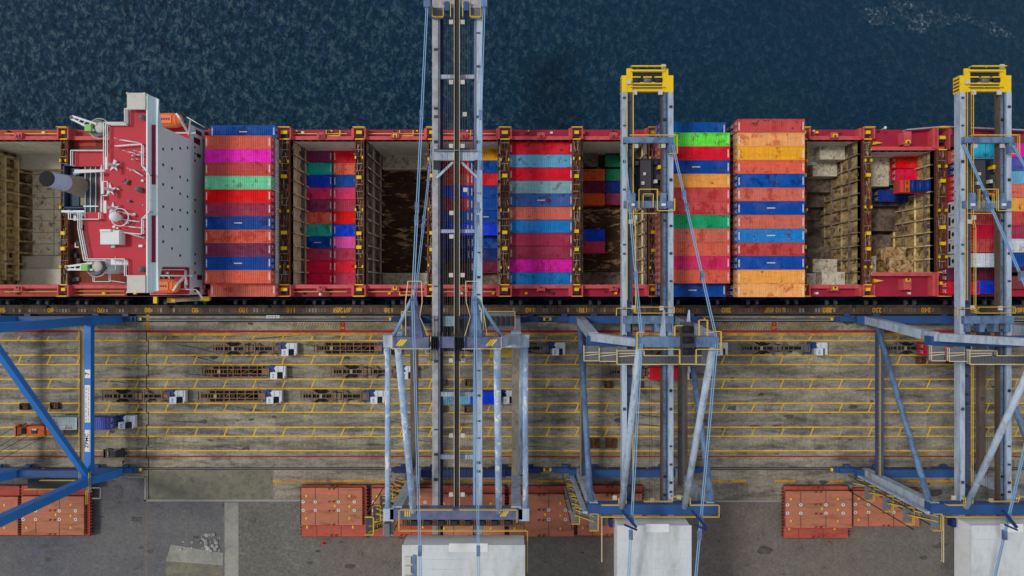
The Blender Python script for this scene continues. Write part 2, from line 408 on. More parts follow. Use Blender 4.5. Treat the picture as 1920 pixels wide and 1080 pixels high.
M['oil'] = paint('oil_black', (58,56,54), 0.8, dirt=(88,84,78), amt=0.8, scale=1.0, lo=.4, hi=.65)
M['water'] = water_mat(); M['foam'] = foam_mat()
M['rubble'] = asphalt('white_rubble', (160,160,158), (110,110,108), 0.5)
# ------------------------------------------------------------------ camera, light
cam = bpy.data.cameras.new('camera'); camo = bpy.data.objects.new('camera', cam); COL.objects.link(camo)
camo.location = (0, 0, H); cam.sensor_width = 36; cam.lens = F * 36 / 1920; cam.clip_end = 4000; cam.clip_start = 1
scn.camera = camo
scn.view_settings.view_transform = 'Standard'; scn.view_settings.look = 'None'; scn.view_settings.gamma = 1
scn.view_settings.exposure = -0.08
wd = bpy.data.worlds.new('World'); scn.world = wd; wd.use_nodes = True
nt = wd.node_tree; bg = nt.nodes['Background']
sky = nt.nodes.new('ShaderNodeTexSky'); sky.sky_type = 'NISHITA'; sky.sun_disc = False
EL, AZ = R(60), math.atan2(-0.93, 0.30)      # sun to the left of the picture and a little seaward
sky.sun_elevation = EL; sky.sun_rotation = AZ; sky.dust_density = 0.3; sky.air_density = 1.0; sky.ozone_density = 1.0
hs = nt.nodes.new('ShaderNodeHueSaturation'); hs.inputs['Saturation'].default_value = 0.22
nt.links.new(sky.outputs[0], hs.inputs['Color']); nt.links.new(hs.outputs[0], bg.inputs[0]); bg.inputs[1].default_value = 0.13
sl = bpy.data.lights.new('sun', 'SUN'); sl.energy = 1.55; sl.angle = R(10); sl.color = (1.0, 0.94, 0.86)
so = bpy.data.objects.new('sun', sl); COL.objects.link(so)
dv = Vector((math.sin(AZ) * math.cos(EL), math.cos(AZ) * math.cos(EL), math.sin(EL)))
so.rotation_euler = dv.to_track_quat('Z', 'Y').to_euler(); so.location = (-60, 40, 120)

# ------------------------------------------------------------------ setting
def struct(name, mb, mats): return tag(mb.build(name, mats), kind='structure')
mb = MB()
for x0, x1, y0, y1 in ((-900, 900, 30.4, 900), (-900, 900, -6, -1.5), (-900, -141.9, -1.5, 30.4), (163.9, 900, -1.5, 30.4)): mb.quad([(x0, y0, -3.6), (x1, y0, -3.6), (x1, y1, -3.6), (x0, y1, -3.6)])
for sy in (-1, 1):
    yo = 14.45 + sy * 15.96
    mb.quad([(-142, 14.45, -3.6), (-142, yo, -3.6), (-128, yo, -3.6), (-142, 14.45 + sy * 10, -3.6)][::sy]); mb.quad([(164, 14.45, -3.6), (154, 14.45 + sy * 5, -3.6), (128, yo, -3.6), (164, yo, -3.6)][::sy])
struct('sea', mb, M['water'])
mb = MB()
for px, py, w, h in ((1645, 30, 70, 34), (1740, 30, 110, 40), (1690, 8, 60, 18), (1850, 48, 60, 20), (1680, 22, 60, 18), (1720, 18, 70, 22), (1770, 25, 80, 16), (1815, 35, 50, 14), (1875, 62, 60, 14), (1720, 50, 40, 26), (290, 112, 40, 10)):
    c = W(px, py, -3.58); k = (H + 3.6) / F; a = []
    for i in range(18):
        t = i / 18 * 2 * math.pi; r = 0.5 * (0.75 + 0.35 * random.random())
        x, y = math.cos(t) * w * r, math.sin(t) * h * r
        a.append((c.x + (x + y * 0.3) * k, c.y + (y - x * 0.22) * k, -3.596 + 0.0012 * len(mb.f)))
    mb.quad(a)
tag(mb.build('sea_foam', M['foam']), kind='stuff')
mb = MB(); rn = random.Random(21)                     # tyre marks swung across the lanes
for i in range(46):
    px, py = rn.uniform(0, 1900), rn.choice((652, 697, 742, 787, 831)) + rn.uniform(-14, 14); L = rn.uniform(30, 130); cv = rn.uniform(-.35, .35) * (1 if rn.random() < .5 else .25); wd_ = rn.uniform(.12, .3); th = rn.uniform(-.12, .12)
    for off in (0, 1.9) if rn.random() < .6 else (0,):
        c = W(px, py, 0); p = Vector((c.x, c.y + off, .0055 + .00005*i)); a = th; seg = 14; st_ = L / 9.17 / seg
        for k in range(seg):
            q = p + Vector((math.cos(a), math.sin(a), 0)) * st_; n_ = Vector((-math.sin(a), math.cos(a), 0)) * wd_ * .5 * math.sin(math.pi * (k + .5) / seg)
            mb.quad([p - n_, q - n_, q + n_, p + n_]); p = q; a += cv / seg
struct('tyre_mark', mb, M['tyre'])
for nm, n_, mt, y0_, y1_, sd_ in (('oil_stain', 70, 'oil', 600, 935, 1), ('yard_stain', 60, 'oil', 945, 1078, 2)):
    mb = MB(); rn = random.Random(sd_)
    for i in range(n_):
        c = W(rn.uniform(0, 1920), rn.uniform(y0_, y1_), 0); r = rn.uniform(.15, .8) * (1.6 if rn.random() < .15 else 1); a = []
        for k in range(12): t = k/12*2*math.pi; rr = r*rn.uniform(.6, 1.15); a.append((c.x + 1.5*rr*math.cos(t), c.y + rr*.7*math.sin(t), .0062 + .00003*i))
        mb.quad(a)
    struct(nm, mb, M[mt])
QY = WY(572, 0)                                    # quay edge
AX = WX(274, 0); AY1 = WY(895, 0); AY2 = WY(940, 0)
mb = MB(); mb.quad([(-900, -900, 0), (900, -900, 0), (900, QY, 0), (-900, QY, 0)])
mb.box(-900, 900, QY - 3, QY, -14, -0.01, 1)
struct('ground', mb, [M['yard'], M['coping']])
def sheet(name, rects, mat, z):
    mb = MB()
    for r in rects:
        if len(r) == 4 and not isinstance(r[0], (tuple, list)):
            x0, x1, y0, y1 = r; mb.quad([(WX(x0,0), WY(y1,0), z), (WX(x1,0), WY(y1,0), z), (WX(x1,0), WY(y0,0), z), (WX(x0,0), WY(y0,0), z)])
        else: mb.quad([(*W(p[0], p[1], 0)[:2], z) for p in r])
    return struct(name, mb, mat)
mb = MB()
mb.quad([(-900, AY1, .004), (AX, AY1, .004), (AX, QY, .004), (-900, QY, .004)])
mb.quad([(AX, AY2, .004), (900, AY2, .004), (900, QY, .004), (AX, QY, .004)])
struct('apron', mb, M['apron'])
sheet('asphalt_lane', [(-600, 272, 896, 1400), (276, 421, 940, 1400)], M['yarddark'], .004)
sheet('gravel_yard', [(448, 600, 940, 1400)], M['gravel'], .005)
sheet('old_slab', [(277, 512, 882, 936)], M['slabold'], .008)
sheet('pale_path', [(421, 447, 942, 1400)], M['slab'], .008)
sheet('ramp_slab', [[(310, 1090), (417, 1090), (418, 1060), (311, 1052)]], M['slabold'], .012)
sheet('loading_slab', [[(311, 1052), (418, 1060), (418, 1037), (320, 1021)]], M['slab'], .012)
mb = MB()
for x0, x1, y0, y1 in ((271, 274.5, 893, 940), (271, 565, 936.5, 940), (1330, 1470, 938, 941), (240, 272, 893, 896)):
    mb.box(WX(x0,0), WX(x1,0), WY(y1,0), WY(y0,0), 0.0, 0.12)
struct('kerb', mb, M['kerb'])
# coping with its grating and numbers
mb = MB(); mb.quad([(-400, WY(588.3,0), .008), (400, WY(588.3,0), .008), (400, QY + .02, .008), (-400, QY + .02, .008)])
mb.box(-400, 400, QY - 0.32, QY - 0.02, 0.0, 0.22, 0)
struct('quay_coping', mb, [M['coping']])
mb = MB()
y0, y1 = WY(585.5, 0), WY(577.5, 0); x = -150.0
while x < 150:
    if random.random() < 0.86:
        left = x < WX(285, 0); m = random.choice((0, 0, 1, 1, 2) if left else (1, 1, 2, 2, 3, 3, 0))
        mb.box(x, x + (0.34 if left else 0.40), y0, y1 - (0.2 if left else 0), 0.0, 0.03, m)
    x += 0.62
    if random.random() < (0.10 if x < WX(285,0) else 0.04): x += 1.4
struct('drain_grating', mb, [paint('grate_pale', (128,118,104), amt=0.4), paint('grate_tan', (98,84,72), amt=0.4), paint('grate_brown', (74,60,52), amt=0.4), paint('grate_rust', (92,62,50), amt=0.4)])
def strip(mb, y0, y1, z, x0=-400, x1=400, m=0, h=None):
    a, b = WY(y1, 0), WY(y0, 0)
    if h is None: mb.quad([(x0, a, z), (x1, a, z), (x1, b, z), (x0, b, z)], m)
    else: mb.box(x0, x1, a, b, z, z + h, m)
mb = MB()
strip(mb, 588.6, 592.3, .012); strip(mb, 597.3, 599.2, .012); strip(mb, 601.4, 603.6, .012); strip(mb, 876.3, 881, .012)
strip(mb, 599.4, 601.2, .012, m=1, h=.06); strip(mb, 878.2, 879.2, .012, m=1, h=.06); strip(mb, 592.5, 593.3, .012, m=1, h=.03)
struct('crane_rail', mb, [M['joint'], M['railsteel']])
mb = MB(); xs = [274.5, 278.5]; k = 0
ys = [590, 639, 662, 684, 705, 728.5, 752, 773, 797, 818, 836, 858, 935]
for a, b in zip(ys, ys[1:]):
    x = WX(xs[k % 2], 0); mb.box(x - .08, x + .08, WY(b,0), WY(a,0), .006, .016)
    if b != ys[-1]: mb.box(WX(274.5,0) - .08, WX(278.5,0) + .08, WY(b,0) - .08, WY(b,0) + .08, .006, .017)
    k += 1
struct('expansion_joint', mb, M['joint'])
# painted lanes
mb = MB(); T = 0.125
for y in (638.5, 666, 683.5, 711, 728.5, 756, 773, 801, 818, 845):
    Y = WY(y, 0); mb.quad([(-300, Y - T, .010), (300, Y - T, .010), (300, Y + T, .010), (-300, Y + T, .010)])
for ya, yb in ((629, 638.5), (666, 683.5), (711, 728.5), (756, 773), (801, 818)):
    for i in range(-30, 60):
        xb = 363 + 54.95 * i + (ya - 629) * 0.012; xt = xb + 5.2 * (yb - ya) / 17.5 + 1
        a, b = WX(xb, 0), WX(xt, 0); mb.quad([(a - T, WY(yb,0) + T, .014), (a + T, WY(yb,0) + T, .014), (b + T, WY(ya,0) - T, .014), (b - T, WY(ya,0) - T, .014)])
lanes = struct('lane_lines', mb, M['line'])
mb = MB(); strip(mb, 624.8, 629.2, .009, AX, 400)
for x0, x1 in ((512, 720), (780, 1062), (1320, 1400), (1452, 1492), (1556, 1582), (1690, 1900)): strip(mb, 900.3, 904.2, .009, WX(x0,0), WX(x1,0))
for y0_, y1_ in ((590, 601), (603, 619)): mb.quad([(WX(274,0), WY(y1_,0), .02), (WX(280,0), WY(y1_,0), .02), (WX(280,0), WY(y0_,0), .02), (WX(274,0), WY(y0_,0), .02)])
struct('wide_yellow_line', mb, M['linewide'])
mb = MB()
for x0, x1 in ((545, 723), (1345, 1550)):
    x = x0
    while x < x1 - 6:
        a, b = WX(x, 0), WX(x + 6.5, 0); mb.quad([(a, WY(619.5,0), .009), (a + .22, WY(619.5,0), .009), (b + .22, WY(605.5,0), .009), (b, WY(605.5,0), .009)]); x += 5.0
for x0, x1 in ((740, 800), (905, 960), (1030, 1250), (1345, 1460), (1690, 1740), (1800, 1920)): strip(mb, 848.5, 852.5, .009, WX(x0,0), WX(x1,0))
struct('worn_hatching', mb, M['hatch'])
mb = MB(); strip(mb, 619.2, 623.2, .013); strip(mb, 854.6, 857.0, .013)
struct('red_line', mb, M['redline'])
for x0, y0_, x1, y1_ in ((638, 604, 647, 619), (1447, 604, 1456, 619)):
    mb = MB(); mb.quad([(WX(x0,0), WY(y1_,0), .016), (WX(x1,0), WY(y1_,0), .016), (WX(x1,0), WY(y0_,0), .016), (WX(x0,0), WY(y0_,0), .016)])
    o = struct('bollard_marking', mb, M['redline']); c = W((x0+x1)/2, 0, 0).x
    text_mesh('T', 0.7, 'painted_letter', M['number'], 0, (c, WY(608.5,0), .02), o)
    text_mesh('06' if x0 < 900 else '07', 0.7, 'painted_number', M['number'], 0, (c, WY(615,0), .02), o)
for x, t in ((3,'50'),(95,'60'),(188,'70'),(277,'80'),(366,'90'),(457,'100'),(546,'110'),(640,'120'),(729,'130'),(819,'140'),(906,'150'),(994,'160'),(1094,'170'),(1187,'180'),(1276,'190'),(1362,'200'),(1463,'210'),(1551,'220'),(1644,'230'),(1736,'240'),(1828,'250'),(1914,'260')):
    text_mesh(t, 1.35, 'painted_number', M['number'], math.pi, (WX(x,0), WY(581,0), .05), lanes, 0.95)
mb = MB()
for x0, x1 in ((625, 634), (646, 658), (1433, 1447), (1548, 1560)):
    x = x0
    while x < x1 - 2:
        a = WX(x,0); mb.quad([(a, WY(586,0), .045), (a + .22, WY(586,0), .045), (a + .75, WY(576.5,0), .045), (a + .53, WY(576.5,0), .045)]); x += 3.4
for x in (643, 1451, 1523): mb.quad([(WX(x-4,0), WY(595.5,0), .014), (WX(x+4,0), WY(595.5,0), .014), (WX(x+4,0), WY(593.3,0), .014), (WX(x-4,0), WY(593.3,0), .014)])
struct('coping_chevrons', mb, M['number'])

# small ground things
root = thing('ground_sign', W(512, 594, 0), 'flat white plate with dark marks lying between the seaward rails near the 100 mark', 'sign')
mb = MB(); c = W(512, 594, 0); mb.box(c.x - 1.35, c.x + 1.35, c.y - .3, c.y + .3, .0, .06); mb.build('plate', M['whitemark'], root)
mb = MB(); x = c.x - 1.1
for w_ in (.12,.3,.12,.35,.12,.3,.14):
    mb.box(x, x + w_ * .5, c.y - .18, c.y + .18, .06, .066); x += w_ + .1
mb.build('marking', M['darkmark'], root)
# fenders along the quay wall
fend = None
for i in range(-16, 17):
    px = 1041 + 73.6 * i
    if fend is None:
        X = WX(px, -1); fend = thing('quay_fender', (X, QY, -1.2), 'dark panel fender on two pale rubber cones hung on the quay wall', 'fender', 'fenders along the quay wall')
        mb = MB(); mb.box(X - 2.6, X + 2.6, QY + 1.05, QY + 1.3, -2.9, .1); mb.build('panel', M['hull'], fend)
        for dx in (-.9, .9):
            mb = MB(); mb.tube((X + dx, QY, -.6), (X + dx, QY + 1.05, -.6), .30, .42, 14); mb.box(X + dx - .3, X + dx + .3, QY + .25, QY + .7, -.2, -.12)
            mb.build('cone', M['grey'], fend)
        freeze(fend); o = fend
    else: o = copy_tree(fend, None, CH)
    o.location.x = WX(px, -1)
# bollards
bol = None
for px in (320, 505, 730, 1020, 1225, 1400, 1600, 1790, 90):
    X, Y = WX(px, 0), WY(574.5, 0)
    mb = MB()
    if bol is None:
        mb.tube((X, Y, 0), (X, Y, .55), .2, .16, 12); mb.ball((X, Y, .6), .27, sz=.5); mb.box(X - .35, X + .35, Y - .3, Y + .3, 0, .26)
        bol = mb.build('bollard', M['dark'], off=(X, Y, 0)); bol.location = (X, Y, 0)
        tag(bol, 'squat black iron mooring bollard standing on the quay edge', 'bollard', 'bollards on the quay edge')
    else:
        o = bol.copy(); COL.objects.link(o); o.location = (X, Y, 0)
# rubble
mb = MB(); rnd = random.Random(4)
for i in range(90):
    px, py = rnd.uniform(336, 414), rnd.uniform(988, 1033)
    big = px > 385
    if not big and rnd.random() < .55: continue
    if py < 1000 and not (360 < px < 372 or 390 < px < 400): continue
    c = W(px, py, 0); r = rnd.uniform(.12, .5 if big else .3); mb.ball((c.x, c.y, r * .3), r, nu=7, nv=5, sz=.5, sx=rnd.uniform(.7, 1.4))
tag(mb.build('rubble_heap', M['rubble']), 'loose heap of white broken rubble beside the pale concrete slab', 'rubble', kind='stuff')
# ------------------------------------------------------------------ containers
CW, CHT = 2.44, 2.59
def cont_meshes(L):
    n = int(round(L / 0.42)); st = L / n; x0 = -L/2; w = CW/2
    b = MB()                                          # posts, rails and corrugated sides
    for sx in (-1, 1):
        for sy in (-1, 1):
            b.box(sx*(L/2) - sx*.18, sx*(L/2), sy*w - sy*.16, sy*w, 0, CHT)
    for sy in (-1, 1):
        b.box(x0 + .18, -x0 - .18, sy*w - sy*.1, sy*w, 0, .17); b.box(x0 + .18, -x0 - .18, sy*w - sy*.1, sy*w, CHT - .12, CHT)
        p = []
        for i in range(n):
            a = x0 + .18 + i * (L - .36) / n; s_ = (L - .36) / n
            p += [(a, .02), (a + s_*.3, .02), (a + s_*.5, .065), (a + s_*.8, .065)]
        p.append((-x0 - .18, .02))
        for (a, d), (c, e) in zip(p, p[1:]):
            q = [(a, sy*(w - d), .17), (c, sy*(w - e), .17), (c, sy*(w - e), CHT - .12), (a, sy*(w - d), CHT - .12)]
            b.quad(q if sy < 0 else q[::-1])
    b.box(x0, x0 + .1, -w + .16, w - .16, 0, .17); b.box(x0, x0 + .1, -w + .16, w - .16, CHT - .14, CHT)
    b.box(-x0 - .1, -x0, -w + .16, w - .16, 0, .17); b.box(-x0 - .1, -x0, -w + .16, w - .16, CHT - .14, CHT)
    b.box(x0 + .1, -x0 - .1, -w + .1, w - .1, .1, .16)
    for i in range(8):                                # plain end
        a = -w + .16 + i * (CW - .32) / 8; c = a + (CW - .32) / 8; m_ = (a + c) / 2
        X = -x0 - .03
        b.quad([(X, a, .17), (X, m_, .17), (X, m_, CHT - .14), (X, a, CHT - .14)]); b.quad([(X - .04, m_, .17), (X - .04, c, .17), (X - .04, c, CHT - .14), (X - .04, m_, CHT - .14)])
        b.quad([(X, m_, .17), (X - .04, m_, .17), (X - .04, m_, CHT - .14), (X, m_, CHT - .14)])
    r = MB()                                          # roof sheet with pressed grooves
    zt = CHT - .025; r.box(x0 + .02, x0 + .5, -w + .02, w - .02, zt - .02, zt + .002); r.box(-x0 - .5, -x0 - .02, -w + .02, w - .02, zt - .02, zt + .002)
    k = int(round((L - 1.0) / 0.40)); s_ = (L - 1.0) / k
    for i in range(k):
        a = x0 + .5 + i*s_
        for (u0, d0), (u1, d1) in (((0, 0), (.55, 0)), ((.55, 0), (.66, .085)), ((.66, .085), (.89, .085)), ((.89, .085), (1, 0))):
            r.quad([(a + u0*s_, -w + .08, zt - d0), (a + u1*s_, -w + .08, zt - d1), (a + u1*s_, w - .08, zt - d1), (a + u0*s_, w - .08, zt - d0)])
    for sy in (-1, 1): r.box(x0 + .5, -x0 - .5, sy*(w - .08), sy*(w - .02), zt - .06, zt + .001)
    d = MB()                                          # doors with lock bars
    X = x0 - .0
    for sy in (-1, 1):
        d.box(X + .03, X + .09, sy*.01, sy*(w - .17), .17, CHT - .14, 0)
        for yy in (.28, .80):
            d.tube((X + .0, sy*yy, .1), (X + .0, sy*yy, CHT - .07), .03, n=6, m=1)
            for zz in (.35, 1.2, 2.2): d.box(X - .03, X + .05, sy*yy - .07, sy*yy + .07, zz, zz + .06, 1)
        d.box(X - .03, X + .02, sy*.28, sy*.80, 1.05, 1.1, 1)
        d.box(X + .02, X + .031, sy*.35, sy*.95, 1.75, 1.95, 2)
        d.box(X + .02, X + .031, sy*.45, sy*.75, 1.35, 1.5, 2)
    return b, r, d
CM = {}
def make_proto(L):
    b, r, d = cont_meshes(L)
    o = b.build('shipping_container', [M['cont']]); r.build('roof_panel', [M['cont']], o); d.build('door', [M['cont'], M['lockbar'], M['whitemark']], o)
    g = MB(); rn = random.Random(5)                   # painted numbers at both ends of the roof
    for sx in (-1, 1):
        y = -.75
        while y < .6:
            w_ = rn.uniform(.05, .16); g.box(sx*(L/2 - .42), sx*(L/2 - .20), y, y + w_, CHT - .024, CHT - .018); y += w_ + rn.uniform(.03, .07)
    g.build('roof_marking', [M['whitemark']], o)
    l = MB(); x = -.75
    while x < .75:
        w_ = rn.choice((.08, .12, .14)); l.box(x, x + w_, -.1, .1, CHT - .024, CHT - .010); x += w_ + .05
    ll = l.build('lettering', [M['whitemark']], o)
    return dict(root=o, kids=kids(o), used=False)
C40, C20 = make_proto(12.19), make_proto(6.06)
for P in (C40, C20):
    for o_ in [P['root']] + P['kids']: COL.objects.unlink(o_)
PAL = {'orange-red': (192,88,68), 'salmon': (190,100,84), 'magenta': (205,28,160), 'brick red': (172,66,66), 'mint green': (110,196,152), 'bright red': (206,6,10),
 'maroon': (150,44,72), 'dark maroon': (112,44,74), 'blue': (4,72,150), 'deep blue': (8,64,142), 'sky blue': (24,112,178), 'teal': (28,146,134), 'cobalt blue': (6,54,192),
 'crimson': (186,16,56), 'rose': (190,44,92), 'pink': (196,66,140), 'red': (196,20,44), 'orange': (206,140,66), 'amber': (206,148,36), 'lime green': (92,206,66), 'green': (22,140,92),
 'pale blue': (92,152,182), 'rusty pale blue': (120,158,168), 'faded blue': (56,88,150), 'dark green': (12,86,58), 'rust orange': (176,76,34), 'wine': (92,28,52), 'white': (184,194,200), 'grey-green': (150,164,164),
 'violet blue': (72,84,160), 'light cyan': (40,160,190), 'slate blue': (110,150,180), 'peach': (214,150,92), 'navy': (8,26,92), 'yellow': (206,156,30), 'grey': (120,112,104), 'navy blue': (12,38,104)}
ORD = ['first','second','third','fourth','fifth','sixth','seventh','eighth','ninth','tenth','eleventh','twelfth','thirteenth']
nc = [0]
def container(col, x, y, ztop, L=12.19, door=1, label=None, group=None, number=True, logo=False, cat='container', fresh=1.0):
    P = C40 if L > 8 else C20
    o = P['root'].copy(); COL.objects.link(o); nc[0] += 1
    o.location = (x, y, ztop - CHT); o.rotation_euler = (0, 0, 0 if door < 0 else math.pi)
    c = PAL[col]; j = random.uniform(.88, 1.1)
    rgba = (*[min(.93, v*j*fresh) for v in alb(c)], 1); o.color = rgba  # fresh brightens the paint to make up for shade in the holds
    for k in P['kids']:
        nm = k.name.split('.')[0]
        if nm == 'roof_marking' and not number: continue
        if nm == 'lettering' and not logo: continue
        q = k.copy(); COL.objects.link(q); q.parent = o; q.color = rgba
    tag(o, label, cat, group); return o
SHC = 14.45                                           # centre line of the ship
def stack(name, pxc, tops, z_by_row, rows, pitch, door, tiers, group, L=12.19, lower=None, logos=(), centre=SHC, xw=None, fresh=1.0):
    """rows listed from the seaward side; one entry per row"""
    n = len(rows)
    x = xw if xw is not None else pxc
    lowers = ('orange-red','blue','brick red','maroon','white','deep blue','salmon','dark maroon')
    for i, c in enumerate(rows):
        y = centre + (n - 1) / 2 * pitch - i * pitch
        zt = z_by_row[i]; fromq = ORD[n - 1 - i]
        for t in range(tiers[i]):
            cc = c if t == 0 else (lower[(i*3 + t) % len(lower)] if lower else random.choice(lowers))
            tier = 'topmost' if t == 0 else ('second from top' if t == 1 else 'third from top')
            lb = f'{cc} container, {tier}, {fromq} row from the quay, {name}'
            container(cc, x, y, zt - t * CHT, L, door, lb, group, t == 0 and c != 'magenta', t == 0 and i in logos, fresh=fresh)

DZ = 10.1
# stack beside the deckhouse
rowsB = ['blue','orange-red','magenta','brick red','mint green','bright red','maroon','deep blue','orange-red','dark maroon','deep blue','orange-red','salmon']
stack('stack beside white deckhouse', 0, 0, [DZ+CHT] + [DZ+2*CHT]*11 + [DZ+CHT], rowsB, 2.475, 1, [1]+[2]*11+[1], 'containers stacked beside the deckhouse', lower=['white','white','navy blue','maroon','white','grey-green'], logos=(0,7,10), xw=-50.45)
rowsH = ['blue','lime green','red','deep blue','orange','brick red','brick red','green','salmon','orange-red','rose','orange-red','deep blue']
stack('stack under middle crane', 0, 0, [DZ+2*CHT] + [DZ+3*CHT]*11 + [DZ+2*CHT], rowsH, 2.475, -1, [2]+[3]*11+[2], 'containers stacked under the middle crane', lower=['orange-red','salmon','orange-red','magenta','orange-red','brick red'], logos=(3,12), xw=WX(1305.5, 17.9))
rowsI = ['brick red','peach','amber','orange-red','blue','salmon','deep blue','salmon','sky blue','brick red','deep blue','orange','peach']
stack('tallest stack amidships', 0, 0, [DZ+3*CHT]*13, rowsI, 2.475, -1, [3]*13, 'containers in the tallest stack', lower=['orange-red','navy','navy','orange-red','wine'], logos=(6,8,10), xw=WX(1446, 17.9))
# hold stacks
zC = -1.2
C1 = ['dark maroon','teal','cobalt blue','rose','dark maroon','orange-red','teal','deep blue','maroon','crimson','crimson']
C2 = ['red','orange-red','deep blue','rose','maroon','bright red','cobalt blue','pink','maroon','red','maroon']
stack('left column in deep hold', 0, 0, [zC]*11, C1, 2.53, 1, [1]*11, 'containers in the double hold', L=6.06, logos=(7,), xw=WX(595, zC), fresh=1.5)  # colours lifted against the hold shade
stack('right column in deep hold', 0, 0, [zC]*11, C2, 2.53, 1, [1]*11, 'containers in the double hold', L=6.06, xw=WX(652.5, zC), fresh=1.5)
zE = 1.2
E1 = ['cobalt blue','crimson','brick red','cobalt blue','maroon','blue','cobalt blue','deep blue','navy blue']
E2 = ['yellow','deep blue','red','deep blue','deep blue','deep blue','cobalt blue','blue','navy blue','wine']
zz = [zE]*7 + [zE - CHT]*4; tE = [2]*7 + [1]*4
stack('left column under weathered crane', 0, 0, zz, E1, 2.53, 1, tE, 'containers in the hold under the weathered crane', L=6.06, xw=WX(852, zE), fresh=1.15, centre=SHC + 2.53)
stack('right column under weathered crane', 0, 0, zz, E2, 2.53, 1, tE, 'containers in the hold under the weathered crane', L=6.06, logos=(5,), xw=WX(909.5, zE), fresh=1.15, centre=SHC + 1.265)
rowsF = ['red','pale blue','red','rusty pale blue','faded blue','salmon','sky blue','maroon','maroon','magenta','sky blue']
stack('hold right of weathered crane', 0, 0, [8.3]*11, rowsF, 2.53, -1, [1]*11, 'containers level with the hatch', logos=(4,), xw=WX(1014.5, 8.3))
# scattered boxes in the dark hold
zG = -3.6; gG = 'containers in the half empty hold'
def at(px, py, z): p = W(px, py, z); return p.x, p.y
for col, px, py, lb in (('rust orange',1107,328,'rust orange container beside the dark green pair in the half empty hold'),('wine',1107,351,'wine red container between two rust orange ones in the half empty hold'),('rust orange',1107,373.5,'rust orange container nearer the quay in the half empty hold'),
        ('cobalt blue',1107,441,'lone cobalt blue container beside a maroon one on the dark hold floor'),('maroon',1107,463.5,'lone maroon container beside a cobalt one on the dark hold floor'),
        ('dark green',1163,302,'dark green container farthest from the quay in the half empty hold'),('dark green',1163,328,'dark green container next to a navy one in the half empty hold'),('navy',1163,351,'navy container behind the left boom of the middle crane'),('wine',1163,373.5,'wine container behind the left boom of the middle crane')):
    x, y = at(px, py, zG); container(col, x, y, zG, 6.06, -1, lb, gG, False, fresh=1.6)
# forward hold
gK = 'containers in the forward hold'
for col, px, py, z, L, lb in (('bright red',1709,304,3.6,6.06,'bright red container beside the crimson one in the forward hold'),('crimson',1709,328,3.6,6.06,'crimson container between the bright red one and the open flat rack'),
        ('green',1683,335,1.0,6.06,'green container peeping out beneath the red pair in the forward hold'),('navy blue',1675,367,1.0,6.06,'navy blue container low in the forward hold beside the open flat rack')):
    x, y = at(px, py, z); container(col, x, y, z, L, -1, lb, gK, False, fresh=1.3)
x, y = at(1719, 352, 3.58); container('navy', x, y, 3.58, 6.06, -1, 'navy container directly under the red open flat rack in the forward hold', gK, False)
container('navy', x, y, 6.17, 6.06, -1, 'navy container second below the red open flat rack in the forward hold', gK, False)
x, y = at(1716, 350, 8.0)
fr = thing('flat_rack', (x, y, 6.19), 'red open flat rack with orange end frame loaded with blue gear', 'flat rack')
mb = MB(); mb.box(x-3.2, x+3.2, y-1.2, y+1.2, 6.19, 6.69); mb.box(x-3.2, x+3.2, y-1.25, y-1.0, 6.69, 7.69); mb.build('deck', paint('rack_red', (150,28,40), amt=.4), fr)
mb = MB(); mb.box(x-3.3, x-2.6, y-1.2, y+1.2, 6.19, 8.69); mb.build('end_wall', paint('rack_end_red', (190,60,60), amt=.5), fr)
mb = MB(); mb.box(x-2.4, x-2.15, y-1.2, y+1.2, 6.69, 8.79); mb.box(x-1.75, x-1.5, y-1.2, y+1.2, 6.69, 8.79); mb.box(x-2.15, x-1.75, y-.3, y+.3, 8.49, 8.79); mb.build('cross_frame', M['orange'], fr)
mb = MB()
for a, w_ in ((-.7, .9), (.8, 1.2), (2.3, 1.0)): mb.box(x+a-w_*.6, x+a+w_*.6, y-.8, y+1.1, 6.69, 8.29); mb.tube((x+a, y-.9, 8.29), (x+a, y+1.1, 8.29), .35, n=10)
mb.box(x-1.3, x+3.1, y-1.0, y-.9, 6.69, 8.49); mb.box(x-1.3, x+3.1, y+1.1, y+1.2, 6.69, 8.59)
cg = mb.build('lashed_machinery', M['chassisblue'], off=(x, y, 6.69)); cg.location = (x, y, 6.69); tag(cg, 'dark blue lashed machinery lying in the red open flat rack', 'machinery')
